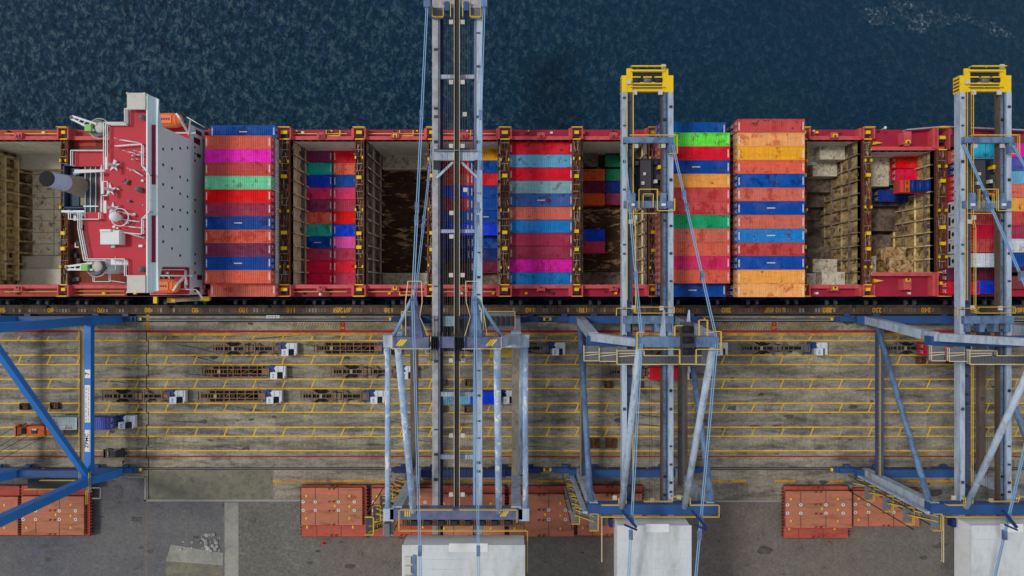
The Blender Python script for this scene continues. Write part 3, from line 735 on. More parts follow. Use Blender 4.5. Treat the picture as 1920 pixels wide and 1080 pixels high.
# bay beside the rightmost crane : two columns of short boxes
zL = DZ + 3*CHT; gL = 'containers beside the rightmost crane'
L1 = ['light cyan','slate blue','grey','orange-red','grey-green','slate blue','brick red','crimson','brick red','white','wine','cobalt blue']
L2 = ['magenta','violet blue','pale blue','salmon','orange','brick red','maroon','white','deep blue','wine','maroon','red']
rows_y = [WY(p, zL) for p in (282, 308, 332, 357.5, 383.5, 409, 435, 460.5, 487.5)]
Lx1, Lx2 = WX(1855.5, zL), WX(1919, zL)
colL = ['light cyan','slate blue','grey','slate blue','grey-green','brick red','crimson','brick red','white']
colR = ['magenta','violet blue','pale blue','salmon','orange','brick red','maroon','white','deep blue']
low1 = ['orange-red','orange-red','orange-red','navy blue','red','red','white','white','white']
for i in range(9):
    f = ORD[8 - i]
    container(colL[i], Lx1, rows_y[i], zL, 6.06, -1, f'{colL[i]} container, topmost, {f} row from the quay, left column behind rightmost crane', gL, False)
    container(colR[i], Lx2, rows_y[i], zL, 6.06, -1, f'{colR[i]} container, topmost, {f} row from the quay, column at the right edge', gL, False)
    for t in (1, 2):
        c = low1[(i + (t-1)*2) % 9] if low1[i] != 'white' else 'white'
        o = container(c, Lx1, rows_y[i], zL - t*CHT, 6.06, -1, f'{c} container, {"second" if t==1 else "third"} from top, {f} row from the quay, beside rightmost crane', gL, False)
        if c == 'white':                              # reefers show their machinery ends
            for k in kids(o):
                if k.name.startswith('door'): bpy.data.objects.remove(k)
            X, Y, Z = o.location; mb = MB(); xx = X - 3.03
            mb.box(xx - .03, xx + .06, Y - 1.05, Y + 1.05, Z + .2, Z + 2.45, 0); mb.box(xx - .06, xx - .029, Y - .8, Y + .8, Z + .3, Z + 1.0, 1); mb.tube((xx - .05, Y, Z + 1.75), (xx - .028, Y, Z + 1.75), .42, n=16, m=1)
            q = mb.build('cooling_unit', [M['white'], M['dark']], off=(X, Y, Z)); 
            q.parent = o; q.rotation_euler = (0, 0, -o.rotation_euler.z)
for i, (c, py) in enumerate((('red', 540), ('red', 515))):
    for L, xx, nm in ((6.06, WX(1807, 12.7), 'left'),):
        container(c if i == 0 else 'wine', xx, WY(py, 12.7), DZ + CHT, L, -1, 'red container low at the quay side beside the rightmost crane' if i == 0 else 'wine container low beside the white refrigerated boxes', gL, False)
container('cobalt blue', WX(1862, 12.7), WY(538, 12.7), DZ + CHT, 6.06, -1, 'cobalt blue container low at the quay side under the rightmost crane', gL, False)
container('wine', WX(1862, 12.7), WY(513, 12.7), DZ + CHT, 6.06, -1, 'wine red container low under the rightmost crane next to a cobalt one', gL, False)
# ------------------------------------------------------------------ the ship
ZD, ZC = 8.6, 10.1
YN, YF = -1.65, 30.55
ship = thing('container_ship', (0, SHC, -3.6), 'large container ship with red decks and open holds moored along the quay', 'ship')
X0, X1 = -128.0, 128.0
mb = MB()
mb.box(X0, X1, YN, YN + .3, -12, ZD - .05); mb.box(X0, X1, YF - .3, YF, -12, ZD - .05)
mb.box(X0, X1, YN + .3, YF - .3, -12, -10.6)
mb.prism([(X0 - 14, SHC - 10), (X0, YN), (X0, YF), (X0 - 14, SHC + 10)], -9, ZD - .05)
mb.prism([(X1, YN), (X1 + 26, SHC - 5), (X1 + 36, SHC), (X1 + 26, SHC + 5), (X1, YF)], -9, ZD - .05)
mb.build('hull', M['hull'], ship)
XA, XK, XL = WX(126, ZD), WX(1628, ZD), WX(1772, ZD)
CI0, CI1 = 0.62, 28.3                                 # hatch coaming, inner faces
KI0, KI1 = 3.0, 26.3
mb = MB()
for x0, x1, m in ((X0, XA, 1), (XA, XK, 0)):
    mb.box(x0, x1, CI1 + .7, YF - .02, ZD - .3, ZD, m); mb.box(x0, x1, YN + .02, CI0 - .7, ZD - .3, ZD, m)
mb.box(XK, X1, KI1 + .7, YF - .02, ZD - .3, ZD, 0); mb.box(XK, X1, YN + .02, KI0 - .7, ZD - .3, ZD, 0)
mb.prism([(X1, YN), (X1 + 26, SHC - 5), (X1 + 36, SHC), (X1 + 26, SHC + 5), (X1, YF)], ZD - .05, ZD + .0, 0)
mb.prism([(X0 - 14, SHC - 10), (X0, YN), (X0, YF), (X0 - 14, SHC + 10)], ZD - .05, ZD, 1)
mb.split('main_deck', [M['deckred'], M['deckorange']], ship)
mb = MB()
for x0, x1, a, b in ((X0, XK, CI0, CI1), (XK, X1, KI0, KI1)):
    mb.box(x0, x1, b, b + .7, ZD - .3, ZC); mb.box(x0, x1, a - .7, a, ZD - .3, ZC)
mb.split('hatch_coaming', [M['coaming']], ship)
mb = MB()
for side in (0, 1):
    for (a, b) in (((1700, 243), (1770, 237)), ((1770, 237), (1930, 244))) if side == 0 else ():
        p, q = W(*a, 10.2), W(*b, 10.2); mb.beam((p.x, p.y, 9.4), (q.x, q.y, 9.4), .25, 1.7)
mb.build('bulwark', paint('bulwark_grey', (150,130,140), amt=.5), ship)
# edge rails, stanchions, mooring and lashing gear on the side decks
mb = MB(); rn = random.Random(2)
for x0, x1 in ((8, 116), (545, 650), (690, 800), (830, 930), (1420, 1500)):
    a, b = WX(x0, 9.6), WX(x1, 9.6)
    for yy in (29.6, -.72): mb.beam((a, yy, 9.5), (b, yy, 9.5), .14, .14)
for x0, x1 in ((132, 232),):
    a, b = WX(x0, 9.6), WX(x1, 9.6)
    for yy in (-.6, -1.3): mb.beam((a, yy, 9.3), (b, yy, 9.3), .13, .13)
mb.split('deck_pipe', M['rail'], ship)
mb = MB()
for px in [20 + 60*i for i in range(32)]:
    X = WX(px + rn.uniform(-12, 12), 9)
    for yy in (29.9, -1.0):
        if rn.random() < .75: mb.box(X - .25, X + .25, yy - .2, yy + .2, ZD, ZD + rn.uniform(.3, 1.0), rn.choice((0, 1, 2, 3)))
        if rn.random() < .5: X2 = X + rn.uniform(-2, 2); mb.tube((X2, yy + .3, ZD), (X2, yy + .3, ZD + .7), .16, n=8, m=rn.choice((0, 1, 3)))
mb.split('deck_fitting', [M['dark'], M['yellow'], M['maroon'], M['white']], ship)
for px, yl in ((38, 0), (603, 0), (742, 1), (870, 0), (1014, 0), (1150, 0), (1290, 0), (1430, 0), (1562, 2), (1698, 2)):
    X = WX(px, 10)
    for sd, yy in ((1, CI1 + .35), (-1, CI0 - .35)):
        if px > 1620: yy = KI1 + 1.2 if sd > 0 else KI0 - 1.2
        mb = MB(); wd_ = 2.2 if px > 1620 else .9
        mb.box(X - .5, X + .5, yy - wd_*.2, yy + sd*wd_ + .1, ZC, ZC + .5, 0); mb.box(X - .75, X - .5, yy - .1, yy + sd*wd_, ZD, ZC + .6, 0); mb.box(X + .5, X + .75, yy - .1, yy + sd*wd_, ZD, ZC + .6, 0)
        mb.box(X - .4, X + .4, yy + sd*.3 - .3, yy + sd*.3 + .3, ZC + .5, ZC + .9, 1 if yl else 0); mb.tube((X, yy + sd*.2, ZC + .5), (X, yy + sd*.2, ZC + .95), .22, n=8, m=2)
        mb.build('hatch_pedestal', [M['coaming'], M['yellow'], M['dark']], ship)
for px in (762, 870, 625, 480):                       # yellow access frames on the near side deck
    for yy in (29.7, -.85):
        if rn.random() < .65:
            X = WX(px, 9.5); mb = MB(); mb.rail([(X - 1.3, yy + .5, ZD), (X - 1.3, yy - .5, ZD), (X + 1.3, yy - .5, ZD), (X + 1.3, yy + .5, ZD)], 1.1, .14); mb.build('access_rail', M['yellow'], ship)
for px, yy in ((1646, 27.9), (1648, 1.4)):            # yellow pointed fairlead covers
    X = WX(px, 9.5); mb = MB(); mb.prism([(X - .8, yy - .35), (X - .8, yy + .35), (X + 1.1, yy)], ZD, ZD + .6); mb.build('ventilator_cover', M['yellow'], ship)
for px, sd in ((1655, 1), (1862, 1), (603, 0)):       # white mushroom lamps
    X = WX(px, 10); mb = MB(); yy = 30.4 if sd else -1.2; mb.tube((X, yy, ZD), (X, yy, 11), .07, n=6); mb.ball((X, yy, 11), .3); mb.build('deck_lamp', M['white'], ship)

def truss(px0, px1, a, b, zt):
    x0, x1 = WX(px0, ZC), WX(px1, ZC); w_ = x1 - x0
    dk = MB(); dk.box(x0, x1, a, b, ZD - .6, ZC - .02); o = dk.build('cross_deck', M['crossdeck'], ship)
    g = MB(); rn = random.Random(int(px0) + 3)
    for yy in (x0 + .06, x1 - .06): g.box(yy - .06, yy + .06, a, b, ZC - .02, zt, 1)
    n = int((b - a) * 4.4)
    for i in range(n):
        y = rn.uniform(a + .3, b - .3); L = rn.uniform(.5, 2.4); x = rn.uniform(x0 + .2, x1 - .2); dx = rn.uniform(-.25, .25)
        z = rn.uniform(ZC, zt); g.beam((x, max(a, y - L/2), z), (min(x1, max(x0, x + dx)), min(b, y + L/2), z), rn.uniform(.05, .13), .06, rn.choice((0, 0, 1, 1, 2)))
    k = int((b - a) / 1.3)
    for i in range(k):
        y = a + (i + .5) * (b - a) / k; g.box(x0, x1, y - .05, y + .05, zt - .12, zt - .04, rn.choice((0, 1)))
    g.build('lashing_bridge', [M['truss'], M['rusttruss'], M['dark']], o)
    for i, f in enumerate((.12, .25, .36, .52, .74, .86)):
        y = a + f * (b - a) + rn.uniform(-.4, .4); y_ = MB()
        if i in (1, 2, 4): y_.box(x0 + w_*.22, x0 + w_*.78, y - .32, y + .32, zt, zt + .55)
        else:
            for xx in (x0 + .15, x1 - .15): y_.box(xx - .12, xx + .12, y - .26, y + .26, zt, zt + .5)
        y_.build('locker', M['yellow'], o)
    for sd, yy in ((1, b), (-1, a)):                  # end towers
        t = MB(); yo = YF - .1 if sd > 0 else YN + .1; xs, xe = x0 - .25, x1 + .35
        for xx in (xs, xe): t.box(xx - .12, xx + .12, yy, yo, ZD, ZC + 1.1, 0)
        t.box(xs, xe, yo - .12, yo + .12, ZC + .6, ZC + 1.0, 1 if rn.random() < .5 else 0); t.box(x0, x1, yy - .1, yy + .1, ZC + .5, ZC + .8, 1)
        t.box(x0 + .3, x1 - .3, (yy + yo)/2 - .1, (yy + yo)/2 + .5, ZC + .2, ZC + .9, 1); t.box(x0 + .25, x1 - .25, (yy + yo)/2 - .7, (yy + yo)/2 - .1, ZC - .1, ZC + .3, 2); t.box(xs + .1, x0 + .2, (yy + yo)/2 - .6, (yy + yo)/2 + .6, ZC - .2, ZC + .5, 0)
        t.box(xs - .5, xs - .14, yy + sd*.4, yo, ZD, ZC + .3, 0); t.rail([(xs, yo, ZC + .6), (xe, yo, ZC + .6)], 1.0, .1, 1)
        t.build('lashing_tower', [M['coaming'], M['yellow'], M['dark']], o)
for p0, p1, a, b in ((117, 130, CI0, CI1), (526, 544, CI0, CI1), (667, 683, CI0, CI1), (803, 818, CI0, CI1), (938, 955, CI0, CI1), (1073.5, 1087.5, CI0, CI1), (1216, 1231, CI0, CI1), (1364, 1376, CI0, CI1), (1500, 1511, CI0, CI1), (1617, 1631, CI0, CI1), (1755, 1771, KI0, KI1)):
    truss(p0, p1, a, b, ZC + .55)

def bulkhead(x, dr, a, b, z0, z1, mat, mat2, parent, gap=2.53, deep=.55):
    g = MB(); g.box(x - dr*.3, x, a, b, z0, z1, 0)
    n = int(round((b - a) / gap))
    for i in range(n + 1):
        y = a + i * (b - a) / n
        g.box(x, x + dr*deep, y - .06, y + .06, z0, z1 - .3, 2); g.box(x + dr*(deep - .06), x + dr*(deep + .02), y - .13, y + .13, z0, z1 - .3, 1)
    z = z0 + 2.2; k = 0
    while z < z1 - 1:
        g.box(x, x + dr*(.7 if k % 2 else .35), a, b, z, z + .1, 2 if k % 2 else 1); z += 4.1; k += 1
    rn = random.Random(int(abs(x) * 7))
    for i in range(n):                                # access holes and stiffeners
        y = a + (i + .5) * (b - a) / n
        for zz in [z0 + 1.2 + 2.6 * j for j in range(int((z1 - z0) / 2.6))]:
            if rn.random() < .45: g.box(x - .01, x + dr*.02, y - rn.uniform(.2, .6), y + rn.uniform(.2, .6), zz, zz + rn.uniform(.4, 1.4), 2)
    g.build('bulkhead', [mat, mat2, M['holddark']], parent)
def hold(px0, px1, zf, a, b, wall, floor, bh, bh2, ends=(1, 1), name='cargo_hold'):
    x0, x1 = WX(px0, ZC), WX(px1, ZC)
    g = MB(); g2 = MB(); g.box(x0 - .5, x1 + .5, b, b + .5, zf, ZC - .02, 0); g2.box(x0 - .5, x1 + .5, a - .5, a, zf, ZC - .02, 0)
    x = x0 + .4
    while x < x1:
        g.box(x, x + .05, b - .05, b, zf, ZC - .3, 0); g2.box(x, x + .05, a, a + .05, zf, ZC - .3, 0); x += 1.6
    h = g.build(name, [wall], ship); g2.build('side_wall', [wall], h)
    g = MB(); g.box(x0 - .5, x1 + .5, a - .5, b + .5, zf - .4, zf); g.build('hold_floor', [floor], h)
    if ends[0]: bulkhead(x0, 1, a, b, zf, ZC - .7, bh, bh2, h)
    if ends[1]: bulkhead(x1, -1, a, b, zf, ZC - .7, bh, bh2, h)
    return h, x0, x1
hA, xa, xb = hold(-78, 117, -9, CI0, CI1, M['holdpale'], M['holdtan'], M['holdbeige'], M['holdgrey'])
g = MB()                                              # side steps of the aft hold
g.box(xa + .8, xb - .1, 25.2, CI1, -9, -5.2, 0); g.box(xb - 4.2, xb - .1, 20.5, 25.2, -9, -6.8, 0); g.box(xb - 9.5, xb - 4.2, 21.5, 25.2, -9, -7.4, 0)
g.box(xa + .8, xb - .1, CI0, 4.0, -9, -5.6, 0); g.box(xa + .8, xb - 4.5, 4.0, 6.8, -9, -7.0, 0)
g.split('side_step', [paint('step_pale', (176,172,160), amt=.45, dirt=(110,90,66))], hA)
g = MB()
for i in range(11):                                   # heavy cell guides leaning out of the aft bulkhead
    y = 2.6 + i * 2.45; g.box(xa, xa + 1.9, y - .06, y + .06, -9, 8.6, 0); g.box(xa + 1.8, xa + 1.95, y - .2, y + .2, -9, 8.6, 1); g.box(xa + .7, xa + 1.9, y + .5, y + 1.9, -9, -7.4 + .3*(i % 3), 2)
for z in (-4.5, -.5, 3.5): g.box(xa + 1.0, xa + 2.0, CI0 + 1, CI1 - 1, z, z + .25, 0)
g.build('cell_guide', [M['holdbeige'], M['holdgrey'], M['holddark']], hA)
g = MB()
for i in range(9): y = 4.5 + i*2.5; g.box(xa + 2, xb - .1, y, y + .09, -9, -8.97)
for x in (xa + 6.5, xa + 12): g.box(x, x + .1, 4, 25, -9, -8.97)
g.build('floor_seam', M['holddark'], hA)
hold(544, 667, zC - CHT, CI0, CI1, M['holdpale'], M['holdgrey'], M['holdpale'], M['holdbeige'])
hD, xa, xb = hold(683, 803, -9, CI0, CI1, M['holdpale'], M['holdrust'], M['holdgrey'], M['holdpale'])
g = MB(); g.box(xa + .6, xb - .1, 25.3, CI1, -9, -6.6, 0); g.box(xa + .6, xb - .1, 25.3, 25.55, -6.6, -6.45, 1); g.box(xa + .6, xb - .1, CI0, 3.2, -9, -6.6, 0)
g.split('side_step', [M['holdblock'], M['holdpale']], hD)
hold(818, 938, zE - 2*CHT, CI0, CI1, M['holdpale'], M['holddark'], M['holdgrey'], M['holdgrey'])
hold(955, 1073, 8.3 - CHT, CI0, CI1, M['holdpale'], M['holdgrey'], M['holdgrey'], M['holdgrey'], (0, 0))
hG, xa, xb = hold(1088, 1216, zG - CHT, CI0, CI1, M['holdpale'], M['holdrust'], M['holdgrey'], M['holdbeige'])
g = MB(); g.box(xa + .1, xa + 5.0, 25.4, CI1, zG - CHT, zG - .2, 0); g.box(xa + .1, xb - .1, CI0, 3.3, zG - CHT, zG - 1.4, 0); g.split('side_step', [M['holddark']], hG)
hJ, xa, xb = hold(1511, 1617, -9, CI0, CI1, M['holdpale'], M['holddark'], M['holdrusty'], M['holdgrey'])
g = MB()
def blocks(g, px, rows, xb):
    for y0, y1, zt, xl, m in rows: g.box(WX(xl, zt), xb - .6, y0, y1, -9, zt, m)
blocks(g, 0, ((25.6, CI1 - .05, 4.0, 1537, 0), (22.8, 25.55, .4, 1524, 0), (20.0, 22.75, -3.2, 1514, 1), (17.2, 19.95, -6, 1512, 1), (14.6, 17.15, -8.2, 1512, 1)), xb)
blocks(g, 0, ((CI0 + .05, 3.2, 4.0, 1541, 0), (3.25, 5.9, .4, 1524, 0), (5.95, 8.6, -3.2, 1514, 1), (8.65, 11.2, -6.2, 1512, 1)), xb)
g.split('side_step', [M['holdblock'], M['holddark']], hJ)
g = MB()
blocks(g, 0, ((25.0, CI1 - .05, 1.0, 1510, 0), (CI0 + .05, 3.0, 1.0, 1510, 0), (20, 24.95, -6.0, 1508, 1)), WX(1535, .5))
g.split('lower_step', [M['holdblock'], M['holddark']], hJ)
hK, xa, xb = hold(1631, 1755, -7.5, KI0, KI1, M['holdpale'], M['holddark'], M['holdrusty'], M['holdbeige'])
g = MB()
g.box(WX(1640, 1), xb - .6, 23.75, KI1 - .05, -7.5, 1.0, 0)
g.box(xa + .1, xb - .6, 17.0, 23.7, -7.5, -1.6, 1)
g.box(xa + .1, WX(1668, 2.5), 20.5, KI1 - .05, -7.5, 2.2, 0)
g.box(xa + .1, WX(1700, -4), 12.0, 16.95, -7.5, -4.2, 1)
g.box(WX(1664, 2.6), xb - .6, KI0 + .05, 5.6, -7.5, 3.2, 2); g.box(WX(1652, 1.0), xb - .9, 5.65, 8.3, -7.5, 1.0, 2); g.box(xa + .1, xb - 2, 8.35, 11.0, -7.5, -3, 1)
g.box(xa + .1, WX(1652, 2.6), KI0 + .05, 6.5, -7.5, .6, 0)
g.split('side_step', [M['holdblock'], M['holddark'], rusty('rust_stained_block', (172,160,128), (150,112,62), (96,48,16), .6, d=(.47, .60))], hK)
for p0, p1 in ((385, 526), (1231, 1364), (1376, 1500), (1771, 2120)):     # closed hatches carrying the deck stacks
    x0, x1 = WX(p0, ZC), WX(p1, ZC); a, b = (YN + .1, YF - .1)
    g = MB(); g.box(x0 + .02, x1 - .02, a + 1.4, b - 1.4, ZD, ZC); o = g.build('hatch_cover', M['maroon'], ship)
    g = MB()
    for yy in (a + .6, b - .6):
        for xx in (x0 + 1, (x0 + x1)/2, x1 - 1): g.box(xx - .5, xx + .5, yy - .6, yy + .6, ZD, ZC)
    g.split('stack_pedestal', M['coaming'], o)
g = MB()
for y in (8.2, 10.4, 16, 18.2, 23, 25.2):              # white lashing rings on the maroon hatch beside the deck stack
    x = WX(531, ZC); 
    for i in range(10):
        t0, t1 = i/10*2*math.pi, (i+1)/10*2*math.pi
        g.beam((x - 1.0 + .33*math.cos(t0), y + .33*math.sin(t0), ZC + .62), (x - 1.0 + .33*math.cos(t1), y + .33*math.sin(t1), ZC + .62), .16, .05)
g.build('lashing_ring', M['white'], ship)

# ------------------------------------------------------------------ the ship's white superstructure
XF = -59.2
def RX(px, z): return WX(px, z)
g = MB(); x0 = WX(130, ZD); g.box(x0, XF - .2, YN + .1, YF - .1, ZD - .3, ZD, 0); g.build('after_deck', M['afterdeck'], ship)
g = MB(); g.box(x0, WX(238, ZD), YN + .12, 1.0, ZD, ZD + .06); g.box(x0, WX(180, ZD), 27.4, YF - .12, ZD, ZD + .06); g.box(x0 - .2, x0 + .6, YN + .1, YF - .1, ZD, ZD + 1.2); g.build('mooring_deck', M['deckorange'], ship)
acc = MB(); acc.box(-66.5, XF, YN + .4, YF - .4, ZD, 15.5, 0)
for i in range(19):                                    # welded plate seams
    y = 4.9 + i * 1.22; acc.box(XF, XF + .012, y, y + .03, 9, 27.8, 0)
acc.box(-67.0, XF + .004, 3.9, 27.3, 15.5, 28.0, 0)
acc = acc.build('deckhouse', [M['shipwhite']], ship)
g = MB(); g.box(-66.4, XF - .05, YN + .45, 3.8, 15.5, 15.58); g.box(-66.4, XF - .05, 27.4, YF - .45, 15.5, 15.58); g.split('boat_deck', M['roofred'], acc)
win = None
for z, ys in ((26.1, (279.6,308.8,345.8,387.5,425,453)), (22.8, (279.6,316,352,393,430,466)), (19.6, (278,331.6,363,394,425,479)), (16.6, (277,338,368.7,398.7,430)), (13.4, (276,288,301,375,396.6,477,494,511))):
    s_ = F / (H - z)
    for py in ys:
        y = (540 - py) / s_
        if win is None:
            g = MB(); g.box(XF - .02, XF + .05, y - .28, y + .28, z - .42, z + .42, 0); g.box(XF + .05, XF + .06, y - .2, y + .2, z - .32, z + .32, 1)
            win = g.build('window', [M['white'], M['glass']], acc, off=(XF, y, z)); win.location = Vector((XF, y, z)) - parent_origin(acc)
        else:
            o = win.copy(); COL.objects.link(o); o.parent = acc; o.location = Vector((XF, y, z)) - parent_origin(acc)
for y, z, w_, h_ in ((-.3, 12.4, .9, 2.6), (2.0, 11.2, .9, 2.2), (27.6, 12.4, 1.1, 2.8), (29.3, 11.6, .8, 2.6), (25.0, 11.6, .7, 1.8)):   # openings at the foot of the front
    g = MB(); g.box(XF - .03, XF + .03, y - w_/2, y + w_/2, z - h_/2, z + h_/2, 0); g.build('doorway', paint('recess_maroon', (96,20,36), amt=.3), acc)
ZR = 29.0
g = MB()                                              # bridge deck
def PR(pts, z): return [(WX(a, z), WY(b, z)) for a, b in pts]
g.prism(PR(((205,235),(243,235),(243,205),(277,205),(277,517),(240,517),(240,486),(205,486)), ZR), 28.0, ZR)
g.build('bridge_roof', M['roofred'], acc)
g = MB(); g.prism(PR(((160,398),(206,398),(206,486),(168,486),(159,430)), 25), 24.4, 25); g.prism(PR(((140,284),(206,284),(206,312),(140,312)), 25), 24.4, 25)
g.box(-73.4, -67, 5.5, 22.5, ZD, 24.3, 1); g.box(WX(186, 24.4), -67, 5.4, 22.6, 24.3, 24.42, 0); g.box(-73.5, WX(186, 24.4) - .05, 5.4, 22.6, 24.3, 24.4, 2)
for i in range(4): g.box(-73.3 + .9*i, -73.22 + .9*i, 12, 22, 24.4, 24.6, 1)
g.box(-73.4, WX(186, 24.4), 13.9, 14.1, 24.4, 24.9, 1); g.box(-73.4, WX(186, 24.4), 19.9, 20.1, 24.4, 24.9, 1); g.build('upper_deck', [M['roofred'], M['shipwhite'], M['charcoal']], acc)
g = MB()
for y0, y1 in ((516, 549), (174, 205)): g.prism(PR(((238,y0),(272,y0),(272,y1),(238,y1)), 30.4), 30.2, 30.4, 0)
for y0, y1, yc in ((516, 549, 0), (174, 205, 1)):
    a = PR(((239,y0+1),(271,y0+1),(271,y1-1),(239,y1-1)), 30.0); g.prism(a, 27.6, 28.0, 1)
    for p in a: g.box(p[0] - .1, p[0] + .1, p[1] - .1, p[1] + .1, 28, 30.2, 1)
g.build('wing_canopy', [M['shiplightgrey'], M['shipwhite']], acc)
g = MB(); xw0, xw1 = WX(278, 29.4), XF + .003
g.box(xw0, xw0 + .22, WY(549, 29.4), WY(178, 29.4), 28, 30.1); g.prism([(xw0 + .22, WY(547,29)), (xw1 + .5, WY(545,29)), (xw1 + .35, WY(490,29)), (xw1 + .35, 27.6), (xw1 + .5, WY(185,29)), (xw0 + .22, WY(179,29))], 28.4, 28.7)
for y0, y1 in ((WY(179, 29), 27.3), (WY(546, 29), 3.9)):               # flared wing supports
    g.quad([(xw1 + .02, y0, 28.4), (xw1 + .02, y1, 28.4), (xw1 + .02, y1, 26.2)]); g.quad([(xw1 - .1, y1, 26.2), (xw1 - .1, y1, 28.4), (xw1 - .1, y0, 28.4)])
g.build('bridge_wing', M['shipwhite'], acc)
g = MB()
for y0, y1 in ((234, 346), (404, 492)): g.box(WX(283, 28.7), WX(291, 28.7) + .1, WY(y1, 28.7), WY(y0, 28.7), 28.7, 28.74)
g.split('walkway_deck', paint('walkway_maroon', (128,22,62), amt=.3), acc)
g = MB(); rn = random.Random(12)                     # pipes, vents and lockers about the roof and the after deck
for i in range(16):
    p = W(rn.uniform(212, 270), rn.uniform(240, 510), ZR); k_ = rn.random()
    if k_ < .4: g.tube(p, p + Vector((0, 0, rn.uniform(.3, .9))), rn.uniform(.12, .26), n=10, m=rn.choice((0, 1)))
    elif k_ < .7: g.box(p.x - .3, p.x + .3, p.y - .2, p.y + .2, ZR, ZR + .4, rn.choice((0, 2)))
    else: g.tube(p + Vector((0, 0, .12)), p + Vector((rn.choice((0, 2.5)), rn.choice((0, 2.0)) + .2, .12)), .07, n=6, m=0)
for i in range(14):
    p = W(rn.uniform(134, 158), rn.uniform(405, 525), ZD); g.box(p.x - rn.uniform(.2, .6), p.x + .3, p.y - rn.uniform(.2, .8), p.y + .3, ZD, ZD + rn.uniform(.4, 1.2), rn.choice((0, 1, 2, 3, 3)))
for i in range(8): p = W(rn.uniform(296, 350), rn.choice((512, 520, 528)), 15.6); g.box(p.x - .2, p.x + .2, p.y - .2, p.y + .2, 15.58, 16.1, rn.choice((0, 1)))
g.split('roof_fitting', [M['white'], M['grey'], M['roofred'], M['dark']], acc)
zz = ZR
class RailSet:
    def rail(self, *a, **k): h = MB(); h.rail(*a, **k); h.build('railing', M['white'], acc)
g = RailSet()
def PT(pts, z): return [W(a, b, z) for a, b in pts]
g.rail(PT(((205,312),(205,235),(243,235),(243,206)), ZR), 1.1, .13); g.rail(PT(((205,486),(240,486),(240,517)), ZR), 1.1, .13)
g.rail(PT(((222,276),(272,272),(272,312),(286,330),(286,398),(272,412),(272,440),(226,436)), ZR), 1.1, .14, step=2)
g.rail(PT(((197,312),(197,342),(208,342),(208,368),(197,368),(197,398)), 25.2), 1.1, .13); g.rail(PT(((140,312),(140,284),(200,284)), 25), 1.1, .13)
g.rail(PT(((157,400),(157,430),(168,486),(240,486)), 25), 1.1, .13); g.rail(PT(((153,400),(153,430),(164,489),(240,489)), 21), 1.1, .12); g.rail(PT(((201,312),(201,232),(240,232),(240,206)), 27), 1.1, .12); g.rail(PT(((136,395),(136,412),(192,412),(192,400)), 25), 1.1, .13)
g.rail(PT(((290,540),(372,543),(384,560)), 15.5), 1.1, .13); g.rail(PT(((294,506),(352,506),(352,540)), 15.5), 1.1, .16); g.rail(PT(((300,236),(352,262)), 15.5), 1.1, .13)
g.rail(PT(((355,222),(372,232),(386,240)), 12.2), 1.0, .16); g.rail(PT(((180,520),(180,528),(212,528)), 13), 1.0, .12); g.rail(PT(((210,500),(210,526),(238,530)), 13), 1.0, .12)
g = MB()                                              # stays, ladders and small antennas on the roof
rn = random.Random(9)
for a, b, z1 in (((224,262),(262,268),29.4), ((240,285),(252,287),29.4), ((260,285),(270,286),29.4), ((230,398),(252,404),29.6), ((232,412),(262,416),29.6), ((240,425),(270,428),29.6), ((222,432),(270,446),29.6), ((248,318),(268,330),29.6)):
    p, q = W(*a, z1), W(*b, z1); g.tube(p, q, .12, n=6); g.tube(p, p + Vector((0, 0, 1.6)), .06, n=6)
for i in range(16):
    px, py = rn.uniform(250, 274), rn.choice((292, 300, 306, 312, 320, 426, 434, 440)) ; p = W(px, py, 29); g.tube(p, p + Vector((rn.uniform(-.2,.2), rn.uniform(-.2,.2), rn.uniform(.6, 1.6))), .07, n=6)
g.build('antenna', M['white'], acc)
for px, py, z in ((215, 311, 29), (208, 356, 29), (213, 391, 29)):       # masts standing on star shaped bases
    c = W(px, py, z); g = MB()
    for i in range(5):
        t = i/5*2*math.pi + .3; d = Vector((math.cos(t), math.sin(t), 0)); n_ = Vector((-d.y, d.x, 0))
        for zz0, zz1 in ((.0, .25),):
            g.prism([((c + d*1.1).x, (c + d*1.1).y), ((c + n_*.32).x, (c + n_*.32).y), ((c - n_*.32).x, (c - n_*.32).y)], z + .01*i, z + .25 + .01*i)
    g.tube(c, c + Vector((0, 0, 2.6)), .30, .2); g.box(c.x - .2, c.x + .2, c.y - 1.0, c.y + 1.0, z + 2.4, z + 2.65)
    g.build('radar_mast', M['white'], acc)
c = W(218, 407, 30.5); g = MB(); g.tube((c.x, c.y, 29), (c.x, c.y, 30.2), .5); g.ball((c.x, c.y, 31), .85, nu=18, nv=12); g.build('satellite_dome', M['white'], acc)
g = MB()
for i in range(20):
    t0, t1 = i/20*2*math.pi, (i+1)/20*2*math.pi; r = 1.45
    g.beam((c.x + .4 + r*math.cos(t0), c.y + r*math.sin(t0), 30.2), (c.x + .4 + r*math.cos(t1), c.y + r*math.sin(t1), 30.2), .12, .12)
g.build('dome_railing', M['white'], acc)
g = MB(); a = PR(((188,432),(223,432),(223,458),(188,458)), 31); g.prism(a, 29 - 4, 31, 0); a = PR(((187,430),(207,430),(207,434),(187,434)), 31.4); g.prism(a, 31, 31.4)
g.build('plant_house', M['white'], acc)
g = MB()
for px, py in ((272, 222), (270, 505), (264, 356)): p = W(px, py, 29); g.tube(p, p + Vector((0, 0, 1.0)), .45); g.ball(p + Vector((0, 0, 1.1)), .42)
g.build('searchlight', M['grey'], acc)
